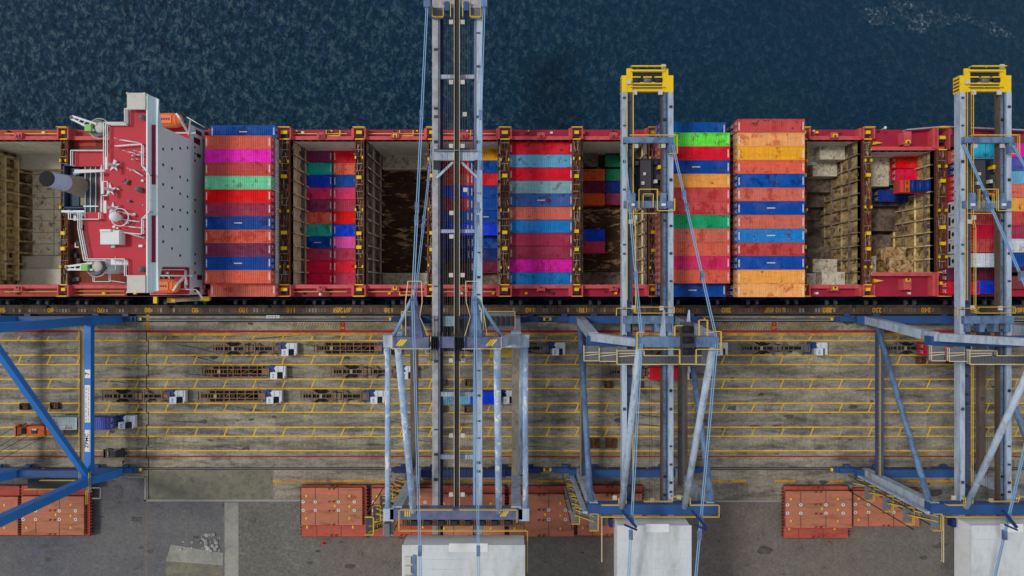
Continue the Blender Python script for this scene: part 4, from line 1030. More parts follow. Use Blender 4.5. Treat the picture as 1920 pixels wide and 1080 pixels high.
# funnel
fx, fy = WX(175, 21), WY(354, 21)
g = MB(); a0, a1, b0, b1 = WX(121, 20), WX(168, 20), WY(391, 20), WY(309, 20)
g.box(a0, a1, b0, b1, ZD, 18.5, 0)
for (p, q, r, t) in ((a0, a0 + .25, b0, b1), (a1 - .25, a1, b0, b1), (a0, a1, b0, b0 + .25), (a0, a1, b1 - .25, b1)): g.box(p, q, r, t, 18.5, 20.5, 1)
g.box(a0 + .6, a0 + 2.2, b0 + .5, b1 - .5, 18.5, 19.3, 1); g.box(a0 + 2.6, a1 - .8, b0 + .6, b0 + 2.0, 18.5, 19.6, 2); g.tube((a0 + 1.5, b1 - 1.5, 19.6), (a1 - .5, b1 - .9, 19.8), .35, m=3)
g.box(a1, a1 + .7, b0 - .6, b1 + .4, ZD, 21.0, 4); g.box(a1 + .7, a1 + 2.0, b0 - .4, b1 + .2, ZD, 19.4, 5)
for i in range(4): y = b0 + i*(b1 - b0)/3.5; g.box(a1 + .7, a1 + 2.2, y, y + .12, 19.4, 21, 4)
g.box(a1 + 2.0, a1 + 2.2, b0 - .4, b1 + .2, ZD, 21, 4); g.box(a0 - .1, a1 + 1.9, b0 - .75, b0 - .4, ZD, 20.8, 4); fc = g.build('funnel_casing', [M['slate'], M['slate'], paint('tan_metal', (120,112,84), amt=.5), M['crane_pale'], M['shipwhite'], M['charcoal']], ship)
g = MB(); cf = Vector((fx - .6, fy, 0)); zs = ((18.5, 2.15, 0), (22.5, 1.85, 0), (25.5, 1.6, 0), (28.6, 1.36, 0), (29.6, 1.3, 1), (33.2, 1.25, 1))
for (za, ra, m), (zb_, rb, m2) in zip(zs, zs[1:]): g.tube(cf + Vector((0,0,za)), cf + Vector((0,0,zb_)), ra, rb, 28, m2, cap=False)
g.tube(cf + Vector((0,0,33.15)), cf + Vector((0,0,33.2)), 1.26, 1.26, 28, 2); g.tube(cf + Vector((0,0,33.2)), cf + Vector((0,0,33.22)), 1.05, 1.05, 28, 2)
g.build('funnel', [paint('funnel_tan', (122,120,104), amt=.5, dirt=(80,78,70)), paint('funnel_blue', (150,166,190), amt=.5, dirt=(90,104,136)), M['black']], fc)
g = MB(); rn = random.Random(6)
for i in range(40):
    p = Vector((a1 + rn.uniform(-.3, 3.4), fy + rn.uniform(-1.6, 1.2), rn.uniform(21.2, 24))); q = p + Vector((rn.uniform(-1, 1), rn.uniform(-.8, .8), rn.uniform(-.5, .8))); g.tube(p, q, .07, n=5)
g.tube((a1, fy, 23), (a1 + 4.5, fy - .4, 23), .16, n=6); g.build('signal_mast', M['dark'], acc)
g = MB(); a = PR(((140,318),(196,318),(196,322),(140,325)), 26.5); g.prism(a, 26.2, 26.6); g.build('derrick', M['white'], acc)
# provision cranes
for px, py, rot in ((188, 242, 2.75), (183, 500, 3.2)):
    c = W(px, py, 17); d = Vector((math.cos(rot), math.sin(rot), 0)); n_ = Vector((-d.y, d.x, 0))
    g = MB(); g.tube((c.x, c.y, ZD), (c.x, c.y, 16.5), 1.2, 1.2, 18, 0); g.tube((c.x, c.y, 16.5), (c.x, c.y, 18), 1.5, 1.5, 20, 1); g.ball(c + Vector((.6, 0, 1.2)), 1.0, m=2, sz=.4)
    o = g.build('provision_crane', [M['white'], M['grey'], M['shiplightgrey']], ship)
    g = MB(); z = Vector((0, 0, 1.5))
    for sd in (-1, 1): g.beam(c + z + n_*sd*.6, c + z + d*4.6 + n_*sd*.25, .35, .5, 0)
    for i in range(4): g.beam(c + z + d*(1.0 + i) - n_*.5, c + z + d*(1.4 + i) + n_*.5, .2, .2, 0)
    g.box(*sorted((c.x + d.x*1.2 - .5, c.x + d.x*1.2 + .6)), c.y - .8, c.y + .4, 18, 19.2, 1); g.ball(c + z + d*4.6, .42, m=2)
    g.build('jib', [M['white'], M['green'], M['grey']], o)
    g = MB(); g.rail([c + Vector((1.9*math.cos(t*.6), 1.9*math.sin(t*.6), -.6)) for t in range(11)], 1.0, .1); g.build('platform_rail', M['shiplightgrey'], o)
# lifeboats in their davits
for px, py, sd in ((318, 226, 1), (312, 536.5, -1)):
    c = W(px, py, 17.5); g = MB(); nu_, nv_ = 32, 16; n0 = len(g.v)
    pw = lambda v, e: math.copysign(abs(v)**e, v)
    for j in range(nv_ + 1):
        ph = -math.pi/2 + math.pi*j/nv_
        for i in range(nu_):
            t = 2*math.pi*i/nu_; r_ = math.cos(ph)**.6
            g.v.append((c.x + 2.45*r_*pw(math.cos(t), .62), c.y + 1.3*r_*pw(math.sin(t), .7), c.z + 1.15*pw(math.sin(ph), .8)))
    for j in range(nv_):
        for i in range(nu_): k = (i + 1) % nu_; g.f.append((n0+j*nu_+i, n0+j*nu_+k, n0+(j+1)*nu_+k, n0+(j+1)*nu_+i)); g.m.append(0); g.sm.append(True)
    g.box(c.x - 1.5, c.x + .9, c.y - .75, c.y + .75, c.z + .9, c.z + 1.32)
    for i in range(8): g.box(c.x - 2.0 + i*.5, c.x - 1.92 + i*.5, c.y - 1.0, c.y + 1.0, c.z + 1.0, c.z + 1.14)
    
    o = g.build('lifeboat', [M['lifeboat']], ship)
    g = MB(); g.box(c.x - 1.6, c.x - .3, c.y - .5, c.y + .5, c.z + 1.36, c.z + 1.41) if False else None
    for i in range(4): g.box(c.x - .9 + i*.42, c.x - .65 + i*.42, c.y - .14, c.y + .14, c.z + 1.3, c.z + 1.38)
    g.build('boat_hatch', M['dark'], o)
    g = MB()
    for dx in (-2.4, 2.6):
        g.beam((c.x + dx, c.y - sd*1.9, 15.5), (c.x + dx + .3, c.y - sd*.2, 19.8), .35, .35); g.beam((c.x + dx + .3, c.y - sd*.2, 19.8), (c.x + dx - .5, c.y + sd*.8, 19.4), .3, .3); g.beam((c.x + dx, c.y - sd*2.2, 15.6), (c.x + dx + 1.6, c.y - sd*.3, 18.6), .2, .2)
    g.beam((c.x - 2.4, c.y - sd*1.9, 15.8), (c.x + 4.0, c.y - sd*1.9, 15.8), .25, .25)
    g.build('davit', M['white'], ship)
# gangway on the quay side
g = MB(); p, q = W(322, 563, 5.2), W(384, 559.5, 7.8); g.beam(p, q, .75, .18, 0); g.rail([p + Vector((0, .35, 0)), q + Vector((0, .35, 0))], 1, .08, 0); g.rail([p - Vector((0, .35, 0)), q - Vector((0, .35, 0))], 1, .08, 0)
gw = g.build('gangway', [paint('gangway_grey', (120,112,90), amt=.4)], ship)
g = MB()
for c in (p, q): g.box(c.x - .8, c.x + .8, c.y - .5, c.y + .5, c.z - .1, c.z + .35)
g.box(q.x, q.x + 1.2, q.y - .4, q.y + 1.0, q.z, q.z + .8); c = W(292, 560, 8); g.box(c.x - .35, c.x + .35, c.y - .9, c.y + .7, 7.8, 8.3); g.build('gangway_platform', M['yellow'], gw)
# ------------------------------------------------------------------ quay cranes
YS, YL = -6.3, -36.9
def V(x, y, z): return Vector((x, y, z))
def bogies(root, cx, mats, xs=(-9.85, 9.85)):
    for y in (YS, YL):
        for dx in xs:
            X = cx + dx; g = MB(); g.beam((X - 4.6, y, 1.75), (X + 4.6, y, 1.75), 1.0, .5); g.prism([(X - 1.0, y - .7), (X + 1.0, y - .7), (X + 1.0, y + .7), (X - 1.0, y + .7)], 2.0, 3.2)
            for k in (-1, 1): g.box(X + k*3.2 - 1.9, X + k*3.2 + 1.9, y - .55, y + .55, .75, 1.5); g.box(X + k*3.0 - .6, X + k*3.0 + .6, y + .55, y + 1.1, .9, 1.6)
            g.box(X - 5.6, X - 5.1, y - .4, y + .4, .6, 1.2); g.box(X + 5.1, X + 5.6, y - .4, y + .4, .6, 1.2)
            o = g.build('bogie', mats, root)
            w = MB()
            for k in (-1, 1):
                for q in (-1.2, 0, 1.2): w.tube((X + k*3.2 + q, y - .18, .36), (X + k*3.2 + q, y + .18, .36), .34, n=12)
            w.build('rail_wheel', M['dark'], o)
            w = MB(); w.box(X - 6.0, X - 5.6, y - .3, y + .3, .7, 1.1); w.box(X + 5.6, X + 6.0, y - .3, y + .3, .7, 1.1); w.build('buffer', M['yellow'], o)
def frame(root, cx, zp, zt, ttop, P, tie_w=1.1, leg=1.5):
    L = 9.85
    for sd in (-1, 1):
        X = cx + sd*L
        for y, y2 in ((YS, YS - 1.9), (YL, YL + .2)):
            g = MB(); g.beam((X, y, 3.0), (X - sd*.1, y2, zp - .8), leg, leg, 0, leg*.95, leg*1.05, up=(0,1,0)); g.build('leg', P['pale'], root)
        g = MB(); g.beam((X - sd*.1, YS - 1.9, zp - .9), (cx + sd*ttop, YS - 1.5, zt - .9), leg*1.0, leg*.9, 0, 1.2, 1.1, up=(0,1,0)); g.build('upper_leg', P['pale'], root)
        g = MB(); g.box(X - tie_w*.5 - sd*.1, X + tie_w*.5 - sd*.1, YL + .7, YS - 1.1, 8.0, 9.2); g.build('portal_tie', P['tie'][0 if sd < 0 else 1], root)
        g = MB(); g.tube((cx + sd*ttop - sd*.2, YS - 1.6, zt - .7), (cx + sd*ttop - sd*.25, YL + .5, zp + .2), .52, n=16, cap=True); rings(g, (cx + sd*ttop - sd*.2, YS - 1.6, zt - .7), (cx + sd*ttop - sd*.25, YL + .5, zp + .2), .52); g.ball((cx + sd*ttop - sd*.2, YS - 1.6, zt - .7), .55); g.build('back_leg', P['tube'], root)
    for y in (YS, YL):
        g = MB(); g.box(cx - L - 2.2, cx + L - 2.0, y - .75, y + .75, 3.0, 4.4); g.box(cx + L - 2.2, cx + L + 2.0, y - .6, y + .6, 3.0, 4.0); g.build('sill_beam', P['sill'], root)
    for y, nm in ((YS - 2.6, 0), (YL, 1)):
        g = MB(); g.box(cx - 10.8, cx + 10.8, y - .85, y + .85, zp - 2.2, zp - .15 if nm == 0 else zp); g.build('portal_beam', P['portal'][nm], root)
    g = MB(); g.box(cx - ttop - .4, cx + ttop + .4, YS - 2.1, YS - .55, zt - 1.8, zt); g.build('top_beam', P['top'], root)
def house(root, x0, x1, y1, y0, zb, zr, mat, logo=False):
    g = MB(); g.box(x0, x1, y0, y1, zb, zr - .1, 0); g.box(x0 - .12, x1 + .12, y0 - .12, y1 + .12, zr - .1, zr, 1)
    i = x0 + .15
    while i < x1: g.box(i, i + .07, y1, y1 + .05, zb + .1, zr - .15, 0); i += .28
    i = y1 - 1.2
    while i > y0: g.box(x0 - .05, x0, i, i + .07, zb + .1, zr - .15, 0); i -= .34
    o = g.build('machinery_house', [M['white'], M['house_roof']], root)
    g = MB(); i = x0 + 1.0
    while i < x1 - .5: g.box(i, i + .05, y1 - .9, y1 - .1, zr, zr + .03); i += 1.1
    y = y1 - 2.2
    while y > y0: g.box(x0, x1, y, y + .05, zr, zr + .025); y -= 1.55
    g.build('roof_seam', M['house_roof'], o)
    g = MB(); w = x1 - x0; g.box(x0 + .38*w, x0 + .70*w, y1 - .95, y1 + .4, zr, zr + .12); g.build('roof_hatch', M['white'], o)
    return o
def stay(root, a, b, w=.34, nm='stay', knuckles=(.3, .55), mat=None):
    g = MB(); a, b = Vector(a), Vector(b); n_ = Vector((1, 0, 0))
    for sd in (-1, 1): g.beam(a + n_*sd*w*.5, b + n_*sd*w*.5, w*.42, w*.6, 0)
    for k in knuckles: c = a.lerp(b, k); g.box(c.x - w, c.x + w, c.y - .7, c.y + .7, c.z - .3, c.z + .3, 1)
    return g.build(nm, [mat or M['stay'], M['crane_mid']], root)
def pads(root, spots, z, s=.42):
    g0 = None
    for x, y in spots:
        g = MB(); g.box(x - s, x + s, y - s, y + s, z, z + .25, 0); g.tube((x, y, z - .5), (x, y, z), .08, n=6, m=0)
        g.build('floodlight', [M['shiplightgrey']], root)
def stairs(root, x0, x1, y0, y1, z0, z1, n, m1, m2, step=1):
    h = (z1 - z0) / n
    for k in range(n):
        a, b = (x0, x1) if k % 2 == 0 else (x1, x0); y = y0 if k % 2 == 0 else y1; z = z0 + k*h
        g = MB(); yy = (y0 + y1)/2 + (.55 if k % 2 == 0 else -.55)
        for sd in (-.42, .42): g.beam((a, yy + sd, z), (b, yy + sd, z + h), .10, .3, 0)
        for i in range(9): t = (i + .5)/9; g.box(a + (b - a)*t - .14, a + (b - a)*t + .14, yy - .4, yy + .4, z + h*t, z + h*t + .05, 1)
        g.box(b - .7, b + .7, y0 - .5, y1 + .5, z + h, z + h + .08, 1)
        for sd in (-.45, .45): g.rail([(a, yy + sd, z), (b, yy + sd, z + h)], 1.0, .09, 2, 2.0)
        g.rail([(b - .7, y0 - .5, z + h), (b + .7, y0 - .5, z + h), (b + .7, y1 + .5, z + h), (b - .7, y1 + .5, z + h)], 1.0, .10, 2)
        g.build('stair_flight', [m1, m2, M['rail']], root)
    g = MB()
    for x in (x0 - .7, x1 + .7):
        for y in (y0 - .6, y1 + .6): g.beam((x, y, z0), (x, y, z1), .14, .14)
    g.build('stair_frame', m1, root)

def rings(g, a, b, r, n=6):
    a, b = Vector(a), Vector(b); d = (b - a).normalized()
    for i in range(1, n): c = a.lerp(b, i / n); g.tube(c - d*.06, c + d*.06, r + .035, n=16)
# ---- middle crane (and its twin at the right edge)
cA = 23.45; zpA, zgA, ztA = 28.4, 26.4, 47.0
rA = thing('quay_crane', (cA, YS, 0), 'pale blue gantry crane with yellow boom tip in the middle, over the tall stacks', 'crane', 'quay cranes with yellow tipped booms')
PA = dict(pale=M['crane_pale'], tie=(M['crane_walk'], M['brownbeam']), tube=M['crane_pale'], sill=M['crane_deep'], portal=(M['crane_deep'], M['crane_deep']), top=M['crane_mid'])
frame(rA, cA, zpA, ztA, 5.45, PA); bogies(rA, cA, M['crane_deep'])
for sd in (-1, 1):
    X = cA + sd*10.35
    g = MB(); g.tube((X, YS - 1.3, 9.0), (X - sd*.15, YL + .6, zpA - 1.6), .52, n=16); rings(g, (X, YS - 1.3, 9.0), (X - sd*.15, YL + .6, zpA - 1.6), .52); g.build('side_brace', M['crane_mid'], rA)
cG = cA - .5
tip, back = 36.3, -74.0
for sd in (-1, 1):
    X = cG + sd*3.55; xo = X + sd*.38
    g = MB(); g.box(xo - .42, xo + .42, back, 33.2, zgA - 1.7, zgA, 0)
    i = 33.0
    while i > back: g.box(xo - .43, xo + .43, i, i + .06, zgA - 1.65, zgA + .006, 0); i -= 3.1
    o = g.build('boom_girder', [M['crane_pale']], rA)
    xi = X - sd*.52
    g = MB(); g.box(xi - .46, xi + .46, back, 33.2, zgA - .55, zgA - .35, 0); g.box(xi - sd*.5 - .06, xi - sd*.5 + .06, back, 33.2, zgA - 1.6, zgA - .1, 1)
    i = 33
    while i > back: g.box(xi - .46, xi + .46, i, i + .08, zgA - .35, zgA - .31, 1); i -= 1.4
    g.build('walkway', [M['crane_walk'] if sd < 0 else M['crane_mid'], M['brownbeam']], o)
    g = MB(); rn = random.Random(5 + sd); i = 32.0
    while i > -40:
        if rn.random() < .5: g.box(xo + sd*.43, xo + sd*.55, i, i + .18, zgA - 1.2, zgA - .8, 2)
        if rn.random() < .18: g.box(xo - .25, xo + .2, i, i + rn.uniform(.2, .5), zgA + .005, zgA + .2, rn.choice((0, 1)))
        if rn.random() < .25: g.box(xi - .3, xi + .1, i - .6, i - .2, zgA - .3, zgA + .05, rn.choice((0, 1, 1)))
        i -= 1.55
    g.box(xi + sd*.15 - .05, xi + sd*.15 + .05, back, 33, zgA - .34, zgA - .2, 0)
    g.build('bracket', [M['slate'], M['dark'], M['crane_pale']], o)
    if sd < 0:
        g = MB(); g.rail([(X - .02, 33, zgA - .3), (X - .02, -2, zgA - .3)], 1.0, .09); g.rail([(xi + .5, 33, zgA - .3), (xi + .5, 12, zgA - .3), (xi + .9, 10, zgA - .3), (xi + .9, -3, zgA - .3)], 1.0, .09); g.rail([(xi + .45, -12, zgA - .3), (xi + .45, -36, zgA - .3)], 1.0, .09)
        g.build('handrail', M['rail'], o)
    g = MB(); g.box(xo - .44, xo + .44, 33.2, 36.0, zgA - 2.0, zgA - .1, 0); g.box(xi - .5, xi + .5, 33.2, 37.2, zgA - .5, zgA - .2, 0)
    if sd < 0: 
        for k in range(4): g.box(xo - .445, xo - .44, 33.5 + k*.6, 33.75 + k*.6, zgA - 1.9, zgA - .2, 1)
    g.build('girder_tip', [M['yellow'], M['dark']], o)
g = MB(); xa_, xb_ = cG - 2.9, cG + 2.9
g.box(xa_, xb_, 33.4, 33.9, zgA - 1.2, zgA - .5, 0); g.box(xa_, xb_, 36.6, 36.9, zgA - .5, zgA + .2, 0); g.box(xa_ + .4, xb_ - .4, 36.0, 36.5, zgA - .7, zgA - .6, 1); g.box(xa_, xb_, 34.6, 34.9, zgA - .9, zgA - .3, 0)
for sx in (-1.9, 0, 1.9): g.tube((cG + sx - .6, 35.2, zgA - .4), (cG + sx + .6, 35.2, zgA - .4), .42, n=12, m=1 if sx else 2); g.box(cG + sx - .7, cG + sx + .7, 35.6, 35.8, zgA - .6, zgA, 0)
g.rail([(xa_, 37.3, zgA), (xb_, 37.3, zgA)], 1.0, .12, 0); g.rail([(xa_, 34.0, zgA - .5), (xb_, 34.0, zgA - .5)], .9, .12, 0); g.build('tip_platform', [M['yellow'], M['dark'], M['grey']], rA)
pads(rA, [(cG - 2.2, 33.0), (cG + 2.1, 33.0), (cG + 2.6, 37.4), (cG - 3.2, 34.8), (cG - 2.0, 24.0), (cG + 2.6, 24.0), (cG - 2.2, 11.9), (cG - 2.9, 11.2), (cG - 2.4, -4.2 + .9), (cG + 2.3, -3.4), (cG - 5.6, YL + 1.5), (cG + .7, YL + 1.0), (cG + 5.2, YL + 1.6)], zgA + .1, .36)
g = MB(); g.box(cG - 4.2, cG + 4.2, 24.4, 25.4, zgA, zgA + .9, 0); g.box(cG + 3.4, cG + 4.6, 22.6, 24.4, zgA, zgA + .8, 0); o = g.build('boom_crossbeam', M['crane_mid'], rA)
g = MB(); g.rail([(cG - 3.2, 25.6, zgA + .6), (cG + 4.7, 25.6, zgA + .6), (cG + 4.7, 22.5, zgA + .6), (cG + 3.3, 22.5, zgA + .6)], .9, .1); g.build('handrail', M['rail'], o)
g = MB(); g.box(cG - 4.2, cG + 4.2, -6.0, -4.7, zgA - .2, zgA + .9, 0); 
for k in (-3.4, -1, 1.4, 3.4): g.box(cG + k - .4, cG + k + .4, -7.4, -6.0, zgA - 1.2, zgA + .6, 0)
o = g.build('hinge_beam', M['crane_mid'], rA)
g = MB(); g.rail([(cG - 5.4, -4.6, zgA), (cG - 5.4, -3.4, zgA), (cG - 2.3, -3.4, zgA), (cG - 2.3, -4.2, zgA), (cG + 4.3, -4.2, zgA), (cG + 4.3, -3.2, zgA), (cG - 2.0, -3.2, zgA)], 1.0, .1); g.build('handrail', M['rail'], o)
# trolley with its cab
tr = thing('trolley', (cG, 18.5, zgA - 1), None, None); tr.parent = rA; tr.location = Vector((0, 18.5 - YS, zgA - 1))
TY = 18.5
g = MB(); g.box(cG - 3.0, cG + 3.0, TY - 4.2, TY + 3.8, zgA - 3.0, zgA - 2.6, 0); g.box(cG - 1.0, cG + .9, TY - 3.6, TY + 3.4, zgA - 2.6, zgA - 1.6, 1)
for k, (dx, dy, w_, m) in enumerate(((-2.3, 1.5, .5, 0), (-2.2, -1.5, .45, 0), (2.3, 2.2, .3, 2), (2.3, -2.4, .35, 3), (2.1, .4, .4, 1), (-.3, 1.0, .22, 4), (-.6, -.6, .26, 4), (1.6, -.3, .26, 4), (-2.7, -.2, .3, 0), (-1.7, 2.8, .3, 1), (-1.6, -2.9, .3, 0), (1.6, 2.9, .3, 0), (2.8, 1.2, .2, 0))): g.box(cG + dx - w_, cG + dx + w_, TY + dy - w_*1.1, TY + dy + w_*1.1, zgA - 2.6, zgA - 1.4 + .05*k, m)
for dx in (-1.6, 1.2, 2.75): g.tube((cG + dx, TY - 3.8, zgA - 2.0), (cG + dx, TY + 3.4, zgA - 2.0), .12, n=6, m=2 if dx > 2 else 0)
for i in range(9): g.box(cG - 2.9, cG + 2.9, TY - 4.0 + i*.95, TY - 3.9 + i*.95, zgA - 2.6, zgA - 2.4, 5)
g.build('trolley_frame', [M['dark'], M['charcoal'], M['yellow'], M['orange'], M['shiplightgrey'], M['darkblue']], tr)
g = MB(); g.box(cG - 4.1, cG + 4.1, 13.5, 14.7, zgA - .3, zgA + .4, 0)
for k in (-2.7, 2.5): g.box(cG + k - .5, cG + k + .5, 13.3, 16.0, zgA - .2, zgA + .8, 0); g.box(cG + k - .35, cG + k + .35, 13.8, 14.2, zgA + .8, zgA + .95, 1)
g.build('head_beam', [M['crane_mid'], M['white']], tr)
g = MB(); g.box(cG - .9, cG + .9, 13.9, 15.9, zgA - 3.6, zgA - 1.2, 0); g.box(cG - .75, cG + .75, 14.2, 15.6, zgA - 1.2, zgA - 1.1, 1); g.build('operator_cab', [M['grey'], M['dark']], tr)
g = MB(); g.rail([(cG - 1.6, 13.4, zgA), (cG - 1.6, 16.6, zgA), (cG + 1.5, 16.6, zgA), (cG + 1.5, 13.0, zgA), (cG + 4.4, 13.0, zgA), (cG + 4.4, 15.0, zgA)], .9, .12); g.rail([(cG - .9, 13.6, zgA), (cG - .9, 15.8, zgA), (cG + .8, 15.8, zgA), (cG + .8, 13.6, zgA)], .9, .1); g.rail([(cG - 3.2, 12.6, zgA - .5), (cG + 1.5, 12.6, zgA - .5)], .8, .1); g.rail([(cG - 2.5, TY + 3.6, zgA - 2.6), (cG - 2.5, TY - 3.6, zgA - 2.6)], .8, .08); g.build('handrail', M['rail'], tr)
g = MB()
for dx in (-1.3, .9): g.tube((cG + dx, 35.0, zgA - .9), (cG + dx, TY + 3, zgA - 1.6), .028, n=5); g.tube((cG + dx, TY - 4, zgA - 1.6), (cG + dx, -38, zgA - .9), .028, n=5)
for dx in (.5, 2.3, -2.0): g.tube((cG + dx, -7, zgA - .9), (cG + dx, -38, zgA - .9), .03, n=5)
g.build('hoist_rope', M['rope'], rA)
for sd in (-1, 1):
    stay(rA, (cG + sd*4.1, 24.2, zgA + .6), (cA + sd*5.25, YS - .6, ztA + .6), .27, 'forestay', (.30, .37, .72)); stay(rA, (cA + sd*5.3, YS - 1.5, ztA + .8), (cA + sd*5.2, -73, zgA + 1), .28, 'backstay', (.415, .46))
    c = V(cA + sd*5.25, -35.6, 40.4); g = MB(); g.beam(c + V(-1.6, 2.1, 0), c + V(.5, -.4, 0), .4, .4); g.beam(c + V(-1.3, 0, 0), c + V(.6, -.8, 0), .25, .3); g.build('stay_link', M['darkblue'] if sd < 9 else 0, rA)
for dx in (-2.1, 1.45): g = MB(); g.beam((cA + dx, YS - .7, ztA - .4), (cA + dx + .1, YS + 3.2, ztA + .3), .95, .5, 0, .15, .3); g.build('boom_latch', M['crane_pale'], rA)
g = MB(); g.box(cA - 4.4, cA - 1.9, YS + .2, YS + 1.4, ztA - 1.6, ztA - .9, 0) if False else None
g.box(cA + .3, cA + 2.1, YS - 3.3, YS + .9, ztA - .2, ztA + .9, 0)
for i in range(14): g.tube((cA + .2 + .15*i, YS - 3.2, ztA + .9), (cA + .1 + .15*i, YS + 1.6, ztA + 1.0), .05, n=5, m=1)
for sy in (-2.6, -1.0, .5): g.tube((cA + .5, YS + sy, ztA + .9), (cA + 1.9, YS + sy, ztA + .9), .5, n=14, m=2)
g.build('sheave_block', [M['grey'], M['dark'], M['black']], rA)
g = MB(); zz = ztA
g.rail([(cA - 5.9, YS - 2.2, zz), (cA - 5.9, YS + .1, zz), (cA - 4.9, YS + .1, zz)], 1.0, .1); g.rail([(cA - 5.6, YS - 2.3, zz), (cA + .1, YS - 2.3, zz), (cA + .1, YS - 4.4, zz), (cA + 2.4, YS - 4.4, zz), (cA + 2.4, YS - 2.3, zz), (cA + 5.9, YS - 2.3, zz), (cA + 5.9, YS + .2, zz), (cA + 4.8, YS + .2, zz)], 1.0, .1)
g.rail([(cA - .6, YS - .4, zz), (cA - .6, YS + 1.0, zz), (cA + .5, YS + 1.0, zz)], 1.0, .1); g.rail([(cA + 2.8, YS - .4, zz), (cA + 2.8, YS + 1.8, zz), (cA + 4.0, YS + 1.8, zz), (cA + 4.0, YS - .4, zz)], 1.0, .1); g.build('top_handrail', M['rail'], rA)
# long stepped walkway behind the seaward portal
g = MB(); zz = zpA + .4
for x0, x1, y0, y1, z in ((-11.6, -8.9, -12.0, -9.6, 0), (-9.2, -6.2, -12.0, -9.8, .9), (-6.4, -2.0, -12.4, -10.0, 1.8), (-2.0, 7.6, -12.4, -11.0, 1.8), (7.6, 9.2, -12.4, -10.2, 1.8)): g.box(cA + x0, cA + x1, y0, y1, zz + z - .1, zz + z, 0)
for i in range(60): x = cA - 6.2 + i*.23; g.box(x, x + .07, -12.3, -11.1, zz + 1.8, zz + 1.83, 1)
o = g.build('portal_walkway', [M['grey'], M['dark']], rA)
g = MB(); g.rail([(cA - 11.6, -9.5, zz), (cA - 11.6, -12, zz), (cA - 9, -12, zz)], 1, .1); g.rail([(cA - 9.2, -9.8, zz + .9), (cA - 9.2, -12, zz + .9), (cA - 6.3, -12, zz + .9)], 1, .1); g.rail([(cA - 6.4, -10, zz + 1.8), (cA - 6.4, -12.4, zz + 1.8), (cA + 9.2, -12.4, zz + 1.8), (cA + 9.2, -10.2, zz + 1.8)], 1, .1); g.rail([(cA - 6.4, -10.2, zz + 1.8), (cA - 2, -10.2, zz + 1.8), (cA - 2, -11, zz + 1.8), (cA + 7.4, -11, zz + 1.8)], 1, .1)
for a, b, c in ((-11.4, -9.2, 0), (-9, -6.4, .9), (-6, -2.6, 1.8)): g.beam((cA + a, -11.2, zz + c + .3), (cA + b, -10.9, zz + c + .6), .12, .12); g.beam((cA + a, -10.7, zz + c + .3), (cA + b, -10.6, zz + c + .6), .12, .12)
g.build('walkway_rail', M['railtan'], o)
o = house(rA, cA - 6.3, cA + 5.45, -38.5, -59, 27.2, 32.0, M['white'])
g = MB(); zz = zpA
g.rail([(cA - 8.6, YL + 1.0, zz), (cA - 5.8, YL + 1.0, zz), (cA - 5.8, YL + 2.2, zz), (cA - 4.6, YL + 2.2, zz), (cA - 4.6, YL + 1.3, zz)], 1, .1); g.rail([(cA - 1.6, YL + 1.6, zz), (cA + 3.0, YL + 1.6, zz), (cA + 3.0, YL + 2.4, zz), (cA + 6, YL + 2.4, zz), (cA + 6, YL + 1, zz), (cA + 10.8, YL + 1, zz), (cA + 10.8, YL - .9, zz)], 1, .1); g.rail([(cA - 8.8, YL - .95, zz), (cA + 10.8, YL - .95, zz)], 1, .1); g.build('portal_handrail', M['rail'], rA)
stairs(rA, cA - 12.6, cA - 9.8, YL - 3.0, YL - 1.2, 3.0, 27.5, 7, M['dark'], M['grey'])
g = MB(); g.beam((cA - 11.6, YL - .5, 3), (cA - 11.2, YL - .6, 28), .75, .35, 0, up=(0,1,0)); 
for i in range(24): z = 4 + i; g.box(cA - 11.6, cA - 11.0, YL - 1.0, YL - .7, z, z + .4, 1)
g.build('cable_ladder', [M['crane_pale'], M['dark']], rA)
g = MB(); g.box(cA - 8.4, cA - 6.5, YL - 3.2, YL - 1.2, 26.5, 26.7, 0); g.box(cA - 7.2, cA - 6.6, YL - 3.0, YL - 1.6, 26.7, 28.3, 1); g.rail([(cA - 8.4, YL - 1.3, 26.7), (cA - 8.4, YL - 9, 26.7)], 1, .1, 2); g.rail([(cA + 5.8, YL - 2, 26.7), (cA + 5.8, YL - 9, 26.7)], 1, .1, 2); g.build('house_walkway', [M['brownbeam'], M['darkblue'], M['railtan']], rA)
g = MB(); X = cA - 9.3; g.rail([(X - 1.0, YS - 3, 9.2), (X - 1.0, YL + 1, 9.2)], 1, .08); g.build('tie_handrail', M['rail'], rA)
g = MB(); g.tube((cA + 7.3, YL + 2, 15), (cA + 7.0, -9, 26.5), .42, n=12); g.box(cA + 6.2, cA + 7.4, YL + 1, -9.5, 9.6, 10.2, 1); g.box(cA + 7.4, cA + 8.1, YL + 1, -9.5, 8.6, 9.4, 2); g.build('inner_brace', [M['crane_mid'], M['brownbeam'], M['slab']], rA) if False else None
g = MB(); g.box(cA + 5.9, cA + 6.5, YL + 2, -10, 20.4, 20.9, 0); g.box(cA + 6.5, cA + 7.0, YL + 2, -10, 20.2, 20.7, 1); g.build('cable_tray', [M['brownbeam'], M['grey']], rA)
freeze(rA)
rC = copy_tree(rA, None, CH); rC.location.x += 57.2
rC['label'] = 'pale blue gantry crane with striped yellow boom tip at the right edge'

